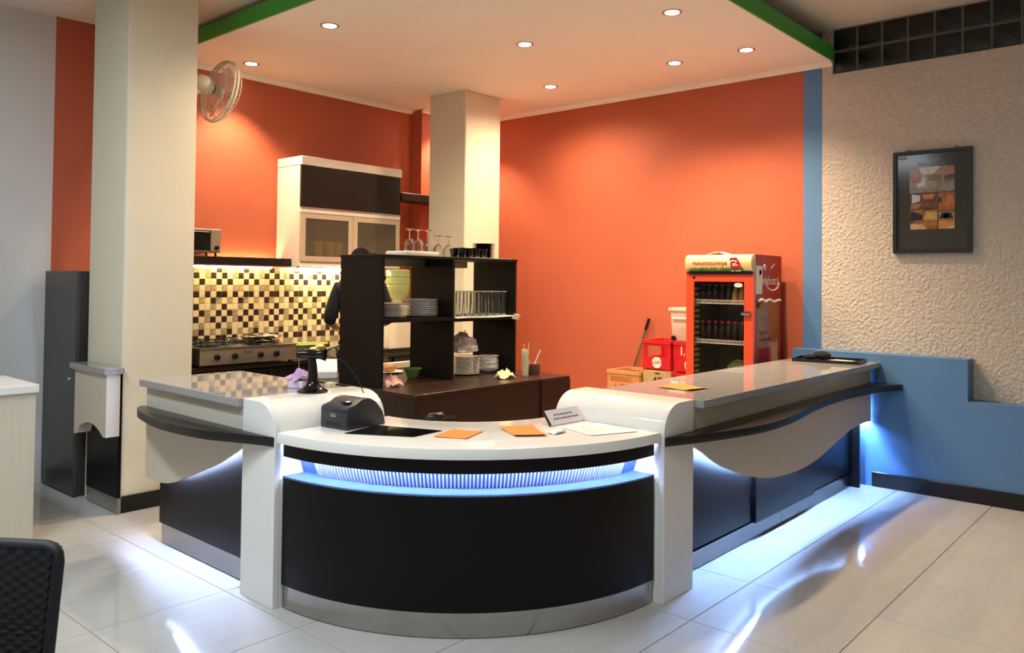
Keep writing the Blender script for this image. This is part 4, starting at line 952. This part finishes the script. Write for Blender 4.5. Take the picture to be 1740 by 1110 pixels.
# ================================================================ person at the kitchen counter
pe = thing('person', (4.22, 5.40, 0), 'person in black clothes standing behind the rack, back turned', 'person', rotz=math.radians(-28))
def skinned(name, V, E, mt, parent, root=0, sub=2):
    me = bpy.data.meshes.new(name); me.from_pydata([v[0] for v in V], E, [])
    me.materials.append(mt)
    o = bpy.data.objects.new(name, me); COL.objects.link(o); o.parent = parent
    md = o.modifiers.new('skin', 'SKIN'); md.use_smooth_shade = True
    lay = me.skin_vertices[0].data
    for i, v in enumerate(V):
        r = v[1]; lay[i].radius = r if isinstance(r, tuple) else (r, r); lay[i].use_root = (i == root)
    s = o.modifiers.new('sub', 'SUBSURF'); s.levels = sub; s.render_levels = sub
    return o
V, E = [], []
def add(p, r, prev=None):
    V.append((p, r)); i = len(V)-1
    if prev is not None: E.append((prev, i))
    return i
pel = add((0, 0, 0.93), (0.14, 0.105)); ab = add((0, 0.01, 1.08), (0.125, 0.09), pel); chs = add((0, 0.0, 1.26), (0.14, 0.10), ab)
upc = add((0, -0.01, 1.40), (0.12, 0.08), chs); nk = add((0, 0.0, 1.50), 0.052, upc); hd1 = add((0, 0.015, 1.58), (0.068, 0.082), nk); hd2 = add((0, 0.01, 1.67), (0.075, 0.092), hd1); hd3 = add((0, 0.0, 1.735), (0.05, 0.06), hd2)
nose = add((0, 0.115, 1.615), 0.012, hd1)
for sgn in (-1, 1):
    add((sgn*0.082, 0.0, 1.62), (0.012, 0.022), hd2)
    sh_ = add((sgn*0.17, -0.01, 1.42), 0.055, upc)
    el = add((sgn*0.25, 0.0, 1.15), 0.042, sh_); wr = add((sgn*0.17, 0.22, 1.10), 0.028, el); pm = add((sgn*0.15, 0.29, 1.09), (0.036, 0.018), wr)
    for q in range(4):
        off = (q-1.5)*0.019
        f1 = add((sgn*0.145+off, 0.345-0.006*abs(q-1), 1.082), 0.0085, pm); f2 = add((sgn*0.14+off, 0.375-0.008*abs(q-1), 1.065), 0.008, f1); add((sgn*0.138+off, 0.385-0.01*abs(q-1), 1.040), 0.007, f2)
    t1 = add((sgn*0.11, 0.29, 1.085), 0.010, pm); add((sgn*0.095, 0.325, 1.075), 0.0085, t1)
    hp_ = add((sgn*0.09, 0, 0.86), 0.085, pel); kn_ = add((sgn*0.10, 0.01, 0.48), 0.06, hp_); an = add((sgn*0.10, -0.02, 0.09), 0.04, kn_); add((sgn*0.11, 0.13, 0.035), (0.04, 0.03), an)
skinned('body', V, E, SKIN, pe)
V, E = [], []
a0 = add((0, 0, 0.90), (0.165, 0.13)); a1 = add((0, 0.01, 1.08), (0.15, 0.115), a0); a2 = add((0, 0, 1.26), (0.165, 0.125), a1); a3 = add((0, -0.01, 1.40), (0.14, 0.10), a2); add((0, 0, 1.475), 0.065, a3)
for sgn in (-1, 1):
    s1 = add((sgn*0.175, -0.01, 1.42), 0.072, a3); s2 = add((sgn*0.25, 0.0, 1.17), 0.06, s1); add((sgn*0.23, 0.06, 1.14), 0.052, s2)
skinned('shirt', V, E, CLOTHK, pe)
V, E = [], []
a0 = add((0, 0, 0.93), (0.16, 0.125))
for sgn in (-1, 1):
    s1 = add((sgn*0.092, 0, 0.84), 0.10, a0); s2 = add((sgn*0.10, 0.01, 0.48), 0.078, s1); add((sgn*0.10, -0.02, 0.10), 0.062, s2)
skinned('trousers', V, E, CLOTHK, pe)
ob('hair', B().ball((0, -0.012, 1.655), 0.092, 0.108, 0.112, 20, 14).ball((0, -0.05, 1.60), 0.075, 0.06, 0.09, 16, 10), HAIR, pe, smooth=1.2, local=True)
for sgn in (-1, 1):
    ob('shoe', B().ball((sgn*0.105, 0.06, 0.038), 0.052, 0.14, 0.038, 16, 8), BLACK, pe, smooth=1.2, local=True)

# ================================================================ things on the desk and counters
Z = 0.8005
ins = ob('glass_inset', B().prism([(2.247, 2.972), (2.478, 3.030), (2.603, 2.706), (2.411, 2.690)], 'z', Z, Z+0.003), SMOKE, origin=(2.43, 2.85, Z))
tag(ins, 'dark glass panel set into the white desk top beside the printer', 'glass panel')
def sheet_of(name, pts, z, mt, label, curl=0.012, cat='paper'):
    cx_ = sum(p[0] for p in pts)/4; cy_ = sum(p[1] for p in pts)/4
    P = [Vector((p[0]-cx_, p[1]-cy_, 0)) for p in pts]
    def f(u, v):
        p = (P[0]*(1-u)+P[1]*u)*(1-v)+(P[3]*(1-u)+P[2]*u)*v
        p.z = 0.002+curl*((2*v-1)**4*0.4+abs(2*u-1)**3*0.25*(0.5+0.5*math.sin(6*v+u)))
        return p
    o = ob(name, B().sheet(f, 10, 10, 0.0012), mt, smooth=0.8, origin=(0, 0, 0)); o.location = (cx_, cy_, z)
    return tag(o, label, cat)
sheet_of('menu_sheet', [(2.475, 2.630), (2.66, 2.690), (2.725, 2.560), (2.545, 2.490)], Z, OPAPER, 'orange paper sheet nearest the dark glass inset', 0.006)
sheet_of('menu_sheet', [(2.84, 2.560), (2.985, 2.480), (2.85, 2.275), (2.735, 2.370)], Z, OPAPER, 'orange paper sheet in the middle of the curved desk', 0.018)
sheet_of('menu_sheet', [(3.85, 2.32), (4.06, 2.28), (4.005, 2.085), (3.85, 2.11)], 0.9255, OPAPER, 'orange paper sheet on the long granite worktop', 0.018)
sheet_of('note_sheet', [(2.885, 2.330), (2.985, 2.340), (3.00, 2.275), (2.905, 2.265)], Z, PAPER, 'small white folded note beside the orange sheet', 0.03)
sheet_of('document', [(3.06, 2.36), (3.28, 2.30), (3.235, 2.04), (3.00, 2.14)], Z, PAPER, 'white printed document in front of the small sign', 0.004)
text_lines = B()
for k in range(9):
    u = 0.12+0.085*k
    a = Vector((3.06, 2.36, 0)).lerp(Vector((3.00, 2.14, 0)), u); c_ = Vector((3.28, 2.30, 0)).lerp(Vector((3.235, 2.04, 0)), u)
    p, q = a.lerp(c_, 0.1), a.lerp(c_, 0.85-0.1*(k % 3))
    d_ = (q-p).normalized(); n_ = Vector((-d_.y, d_.x, 0))*0.002
    vs = [text_lines.bm.verts.new((w_.x, w_.y, 0)) for w_ in (p-n_, q-n_, q+n_, p+n_)]; text_lines.bm.faces.new(vs)
docs = [o for o in bpy.data.objects if o.name.startswith('document')][0]
tl = ob('printed_lines', text_lines, mat('pale_grey_print', (200, 196, 194), 0.8, noise=0.05), None)
tl.data.transform(Matrix.Translation(-docs.location+Vector((0, 0, Z+0.0045)))); tl.parent = docs

sgn_ = thing('counter_sign', (3.18, 2.41, Z), 'small white tilted sign with two grey lines beside the pedestal', 'sign')
SM = Matrix.Translation((3.175, 2.405, Z)) @ Matrix.Rotation(math.radians(-3), 4, 'Z') @ Matrix.Rotation(math.radians(-38), 4, 'X')
Mi = Matrix.Translation(-ORG[sgn_]) @ SM
ob('plate', B().box(-0.125, 0.125, 0.0, 0.006, 0.006, 0.088).xf(Mi), mat('pale_sign_plate', (216, 210, 218), 0.4, noise=0.02), sgn_, local=True)
ob('dark_edge', B().box(-0.131, -0.1252, -0.002, 0.008, 0.006, 0.088).xf(Mi), BLACK, sgn_, local=True)
ob('stand', B().prism([(0.0, 0.0), (0.05, 0.058), (0.085, 0.0)], 'x', -0.10, 0.10).xf(Matrix.Translation(-ORG[sgn_]) @ Matrix.Translation((3.175, 2.412, Z)) @ Matrix.Rotation(math.radians(-3), 4, 'Z')), CLEARP, sgn_, local=True)
lw = B()
x = -0.075
for wlen in (0.024, 0.014, 0.028, 0.026, 0.022): lw.box(x, x+wlen, -0.0012, -0.0002, 0.054, 0.062); x += wlen+0.006
x = -0.088
for wlen in (0.014, 0.022, 0.012, 0.03, 0.026, 0.02, 0.026): lw.box(x, x+wlen, -0.0012, -0.0002, 0.033, 0.041); x += wlen+0.006
ob('grey_lettering', lw.xf(Mi), TEXTG, sgn_, local=True)

# receipt printer
PM = Matrix.Translation((2.295, 3.017, Z)) @ Matrix(((0.995, -0.10, 0, 0), (0.10, 0.995, 0, 0), (0, 0, 1, 0), (0, 0, 0, 1)))
rp = bpy.data.objects.new('receipt_printer', None); COL.objects.link(rp); rp.matrix_world = PM; rp.empty_display_size = 0.05
tag(rp, 'charcoal receipt printer on the curved desk beside the white pedestal', 'printer')
prof = [(0, 0), (0, 0.094), (0.012, 0.104), (0.055, 0.114), (0.085, 0.130), (0.115, 0.136), (0.145, 0.134), (0.175, 0.122), (0.200, 0.100), (0.228, 0.068), (0.244, 0.03), (0.25, 0)]
ob('body', B().prism(prof, 'y', 0.0, 0.180).bevel(0.005, 2), PRINTM, rp, smooth=0.5, local=True)
ob('paper_slot', B().box(-0.0012, 0.0, 0.045, 0.140, 0.014, 0.032), BLACK, rp, local=True)
ob('front_seam', B().box(-0.0012, 0.0, 0.004, 0.176, 0.083, 0.0855), BLACK, rp, local=True)
cp_ = ob('control_pad', B().box(0.035, 0.075, 0.035, 0.085, 0.1155, 0.1235).bevel(0.002, 1), BLACK, rp, local=True)
ob('indicator', B().box(0.042, 0.058, 0.042, 0.056, 0.1238, 0.1248), mat('blue_indicator', (200, 220, 255), 0.4, emit=(0.5, 0.7, 1.0), estr=3.0, noise=0.01), cp_, local=True)
bd = ob('badge', B().box(-0.0015, -0.0002, 0.075, 0.112, 0.056, 0.069), ALU, rp, local=True)
text('badge_lettering', 'EPSON', 0.011, TEXTK, frame((-0.0018, 0.0935, 0.0625), (0, -1, 0), (0, 0, 1)), bd, local=True)

# barcode scanner on its stand
bc = thing('barcode_scanner', (2.41, 3.455, 0.9255), 'glossy black barcode scanner on a flared stand', 'scanner')
ob('base', B().lathe([(0, 0), (0.076, 0), (0.078, 0.006), (0.06, 0.016), (0.036, 0.035), (0.026, 0.06), (0.024, 0.09), (0, 0.09)], 28), BLACKG, bc, smooth=0.8, local=True)
ob('neck', B().tube([(0, 0, 0.088), (0.0, 0.0, 0.13), (-0.004, 0.004, 0.17)], [0.0245, 0.021, 0.019], 16), BLACKG, bc, smooth=0.8, local=True)
HM = frame((0.0, 0.0, 0.185), (0.66, -0.75, -0.15), (0.75, 0.66, 0))
hd_ = ob('head', B().lathe([(0, -0.085), (0.018, -0.08), (0.026, -0.05), (0.026, 0.0), (0.022, 0.03), (0.03, 0.055), (0.034, 0.062), (0, 0.062)], 20).xf(Matrix.Translation((0, 0, 0.19)) @ Matrix.Rotation(0, 4, 'X') @ frame((0, 0, 0), (0.15, 0.13, 0.98), (-0.75, -0.66, 0.2))), BLACKG, bc, smooth=0.8, local=True)
ob('cable', B().tube(spline([(0.045, -0.05, 0.18), (0.085, -0.12, 0.165), (0.10, -0.22, 0.09), (0.088, -0.30, 0.016)], 6), 0.0022, 6), CLOTHK, bc, smooth=0.9, local=True)
# mouse
mo = thing('mouse', (2.80, 2.96, Z), 'black computer mouse at the inner edge of the desk', 'mouse', rotz=-0.4)
ob('shell', B().lathe([(0, 0), (0.9, 0), (1, 0.2), (0.92, 0.6), (0.6, 0.92), (0, 1)], 24, (0, 0, 0)).xf(Matrix.Diagonal((0.055, 0.032, 0.034, 1))), BLACK, mo, smooth=0.9, local=True)
ob('wheel', B().box(0.02, 0.036, -0.004, 0.004, 0.026, 0.034), ALU, mo, local=True)
ob('cable', B().tube(spline([(0.05, 0, 0.008), (0.09, -0.02, 0.004), (0.11, 0.02, 0.004), (0.10, 0.06, 0.004)], 5), 0.0022, 6), BLACK, mo, smooth=0.9, local=True)
# lilac cloth on a small box
o = ob('small_box', B().box(-0.06, 0.06, -0.04, 0.04, 0, 0.035).bevel(0.003, 1), mat('pale_lilac_box', (226, 214, 232), 0.6, noise=0.04), origin=(0, 0, 0)); o.location = (2.47, 3.66, 0.9255); o.rotation_euler = (0, 0, 0.6)
tag(o, 'small pale box under the lilac cloth', 'box')
cl_ = cloth('dish_cloth', (2.475, 3.665, 0.9615), 0.085, 0.065, 0.05, PURPLE, 'crumpled lilac cloth on the short granite worktop', 11)
o = ob('sticky_notes', B().box(-0.02, 0.02, -0.02, 0.02, 0, 0.02), YELC, origin=(0, 0, 0)); o.location = (2.60, 3.57, 0.9255); tag(o, 'small pale yellow note block beside the scanner', 'note block')

# black tray at the far end of the long counter
tr = thing('serving_tray', (6.105, 2.19, 0.9255), 'flat black tray with leaflets at the far end of the long counter', 'tray', rotz=0.16)
ob('base', B().box(-0.15, 0.15, -0.23, 0.23, 0, 0.006), BLACK, tr, local=True)
ob('rim', B().box(-0.156, -0.148, -0.236, 0.236, 0, 0.022).box(0.148, 0.156, -0.236, 0.236, 0, 0.022).box(-0.148, 0.148, -0.236, -0.228, 0, 0.022).box(-0.148, 0.148, 0.228, 0.236, 0, 0.022), BLACK, tr, local=True)
def leaf(name, loc, w_, h_, rz, mt, label):
    o = ob(name, B().box(-w_/2, w_/2, -h_/2, h_/2, 0, 0.003), mt, origin=(0, 0, 0)); o.location = loc; o.rotation_euler = (0, 0, rz)
    return tag(o, label, 'leaflet')
leaf('leaflet', (6.06, 2.13, 0.934), 0.10, 0.19, 0.5, NOTE, 'colourful leaflet lying in the black tray')
leaf('leaflet', (6.10, 2.09, 0.9375), 0.09, 0.15, -0.2, mat('cream_leaflet', (230, 218, 184), 0.5, noise=0.12, nscale=30), 'cream leaflet lying over the colourful one in the tray')
o = ob('black_pouch', B().ball((0, 0, 0.032), 0.07, 0.075, 0.032, 18, 10).ball((-0.05, 0.08, 0.02), 0.05, 0.06, 0.02, 14, 8), mat('black_fabric', (16, 14, 15), 0.9, noise=0.3, nscale=50), smooth=1.0, origin=(0, 0, 0)); o.location = (6.12, 2.25, 0.9325); o.scale = (0.9, 0.9, 1.0)
tag(o, 'small black fabric pouch in the black tray', 'pouch')

# ================================================================ framed poster
po = thing('framed_poster', (6.485, 1.58, 1.742), 'black framed dark poster with orange photos on the plaster wall', 'poster')
PY0, PY1, PZ0, PZ1 = 1.316, 1.846, 1.742, 2.505
ob('frame', B().box(6.462, 6.497, PY0, PY0+0.026, PZ0, PZ1).box(6.462, 6.497, PY1-0.026, PY1, PZ0, PZ1).box(6.462, 6.497, PY0+0.026, PY1-0.026, PZ0, PZ0+0.026).box(6.462, 6.497, PY0+0.026, PY1-0.026, PZ1-0.026, PZ1), BLACK, po)
pt = ob('print', B().box(6.478, 6.490, PY0+0.0262, PY1-0.0262, PZ0+0.0262, PZ1-0.0262), POSTER, po)
for y in (1.42, 1.74): ob('hanger', B().box(6.48, 6.498, y-0.006, y+0.006, PZ1+0.0002, PZ1+0.014), mat('brass_hook', (150, 90, 60), 0.5, metal=0.6, noise=0.1), po)
text('title', 'MINI THEATER', 0.029, TEXTG, frame((6.4775, 1.581, 2.402), (0, -1, 0), (0, 0, 1)), pt)
eb = B()
for k in range(4): eb.tube(spline([(6.4772, 1.612-0.014*k, 2.432), (6.4772, 1.600-0.014*k, 2.452), (6.4772, 1.584-0.014*k, 2.466), (6.4772, 1.566-0.012*k, 2.466-0.004*k)], 4), 0.0012, 4)
ob('emblem', eb, TEXTG, pt)
ob('corner_label', B().box(6.4765, 6.4778, 1.752, 1.812, 2.447, 2.468), mat('grey_label', (150, 146, 140), 0.6, noise=0.3, nscale=60), pt)
def photo(y1, z1, y0, z0, cols, shapes):
    p = ob('photo', B().box(6.4768, 6.4778, y0, y1, z0, z1), mat('photo_print', cols[0], 0.2, col2=cols[1], nscale=16), pt)
    for c_, pts in shapes:
        ob('photo_detail', B().prism([(y1+(y0-y1)*u, z0+(z1-z0)*v) for u, v in pts], 'x', 6.4755, 6.4767), mat('photo_detail', c_, 0.2, noise=0.3, nscale=30), p)
photo(1.733, 2.380, 1.431, 2.192, ((150, 140, 125), (110, 100, 90)), [((196, 190, 180), [(0.2, 1), (0.7, 1), (0.55, 0.72), (0.3, 0.7)]), ((176, 110, 60), [(0.6, 0.75), (1, 1), (1, 0.75), (0.65, 0.68)]), ((170, 92, 62), [(0.05, 0.62), (0.25, 0.6), (0.25, 0.42), (0.05, 0.4)]),
      ((190, 188, 182), [(0.18, 0.2), (0.38, 0.25), (0.36, 0.6), (0.28, 0.6), (0.26, 0.4), (0.16, 0.34)]), ((120, 104, 44), [(0.42, 0.45), (0.7, 0.42), (0.72, 0.68), (0.42, 0.66)]), ((96, 66, 40), [(0.78, 0.45), (1, 0.45), (1, 0.68), (0.78, 0.62)])])
photo(1.727, 2.186, 1.542, 2.068, ((120, 66, 26), (60, 34, 18)), [((196, 194, 196), [(0.06, 0.96), (0.36, 0.86), (0.34, 0.5), (0.06, 0.38)]), ((190, 116, 48), [(0.45, 0.9), (0.9, 0.95), (0.85, 0.62), (0.5, 0.62)]), ((150, 110, 80), [(0, 0.02), (0.3, 0.05), (0.45, 0.4), (0.02, 0.3)])])
photo(1.536, 2.186, 1.428, 2.052, ((178, 102, 40), (130, 74, 30)), [((190, 120, 54), [(0.4, 0.3), (0.5, 0.75), (0.7, 0.88), (0.9, 0.75), (0.92, 0.3)]), ((60, 44, 34), [(0.02, 0.45), (0.2, 0.45), (0.2, 0.75), (0.02, 0.75)])])
photo(1.727, 2.064, 1.542, 1.918, ((166, 108, 46), (96, 60, 28)), [((36, 26, 20), [(0.02, 0.45), (0.45, 0.5), (0.45, 0.75), (0.02, 0.95)]), ((204, 160, 90), [(0.48, 0.5), (0.98, 0.46), (0.98, 0.86), (0.6, 0.92)]), ((196, 160, 112), [(0, 0), (0.6, 0), (0.5, 0.25), (0, 0.3)])])
photo(1.536, 2.046, 1.430, 1.984, ((176, 140, 90), (120, 84, 46)), [((40, 26, 20), [(0.06, 0.15), (0.94, 0.15), (0.78, 0.85), (0.22, 0.85)]), ((140, 100, 56), [(0.3, 0.2), (0.66, 0.2), (0.62, 0.7), (0.34, 0.7)])])
photo(1.536, 1.980, 1.430, 1.918, ((206, 140, 66), (180, 104, 44)), [((220, 196, 150), [(0.4, 0.02), (0.98, 0.1), (0.98, 0.3), (0.6, 0.25)])])
text('caption', '- - - - - -', 0.012, TEXTG, frame((6.4775, 1.578, 1.902), (0, -1, 0), (0, 0, 1)), pt)

# ================================================================ wicker chair in the foreground
ch = thing('wicker_chair', (0.594, 2.196, 0), 'black woven wicker chair in the bottom left corner', 'chair', rotz=-0.953+PI)
def weave(w_, h_, z0, taper, y0, lean, sgn):
    nx, nz = int(w_/0.020)*4, int(h_/0.0115)*3
    def f(u, v):
        xx = (u-0.5)*w_*(taper+(1-taper)*v); zz = z0+h_*v
        j = math.floor(v*h_/0.0115); t = (v*h_/0.0115-j)*2-1
        d = 0.0025*math.sqrt(max(0, 1-t*t))+0.002*math.cos(PI*(u*w_/0.020)+PI*j)
        return (xx, y0-lean*v+sgn*d, zz)
    return f, nx, nz
bk = B()
f, nx, nz = weave(0.45, 0.455, 0.42, 0.90, 0.030, 0.03, -1); bk.sheet(f, nx, nz)
f, nx, nz = weave(0.45, 0.455, 0.42, 0.90, 0.062, 0.03, 1); bk.sheet(f, nx, nz)
o = ob('backrest', bk, WICK, ch, smooth=1.2, local=True); o['kind'] = 'stuff'
ob('back_frame', B().tube([(-0.205, 0.046, 0.42), (-0.2255, 0.018, 0.845), (-0.222, 0.016, 0.862), (-0.214, 0.016, 0.872), (-0.20, 0.016, 0.876), (0.20, 0.016, 0.876), (0.214, 0.016, 0.872), (0.222, 0.016, 0.862), (0.2255, 0.018, 0.845), (0.205, 0.046, 0.42)], 0.0165, 10), WICK, ch, smooth=0.9, local=True)
def seatf(u, v):
    xx, yy = (u-0.5)*0.46, 0.06+0.42*v
    return (xx, yy, 0.44+0.003*math.cos(PI*u*23)*math.cos(PI*v*36))
ob('seat', B().sheet(seatf, 60, 60, 0.05), WICK, ch, smooth=1.2, local=True)
for sx in (-1, 1):
    ob('leg', B().tube([(sx*0.205, 0.05, 0.42), (sx*0.205, 0.03, 0.0)], 0.018, 10), WICK, ch, smooth=0.9, local=True)
    ob('leg', B().tube([(sx*0.20, 0.45, 0.388), (sx*0.205, 0.46, 0.0)], 0.018, 10), WICK, ch, smooth=0.9, local=True)

# small extras
o = ob('paper_scrap', B().sheet(lambda u, v: (0.05*(u-0.5)*2, 0.09*(v-0.5)*2, 0.004+0.022*abs(math.sin(5*u+3*v))*math.sin(PI*v)), 8, 12, 0.002), PAPER, smooth=0.9, origin=(0, 0, 0))
o.location = (5.97, 3.02, 1.7295); tag(o, 'crumpled white paper scrap on top of the drinks fridge', 'paper')
sp = thing('receipt_spike', (2.515, 3.735, 0.9255), 'thin metal receipt spike beside the lilac cloth', 'spike')
ob('base', B().lathe([(0, 0), (0.022, 0), (0.022, 0.004), (0.004, 0.008), (0, 0.008)], 16), ALU, sp, smooth=0.7, local=True)
ob('needle', B().tube([(0, 0, 0.006), (0, 0, 0.15)], 0.0016, 6), ALU, sp, local=True)
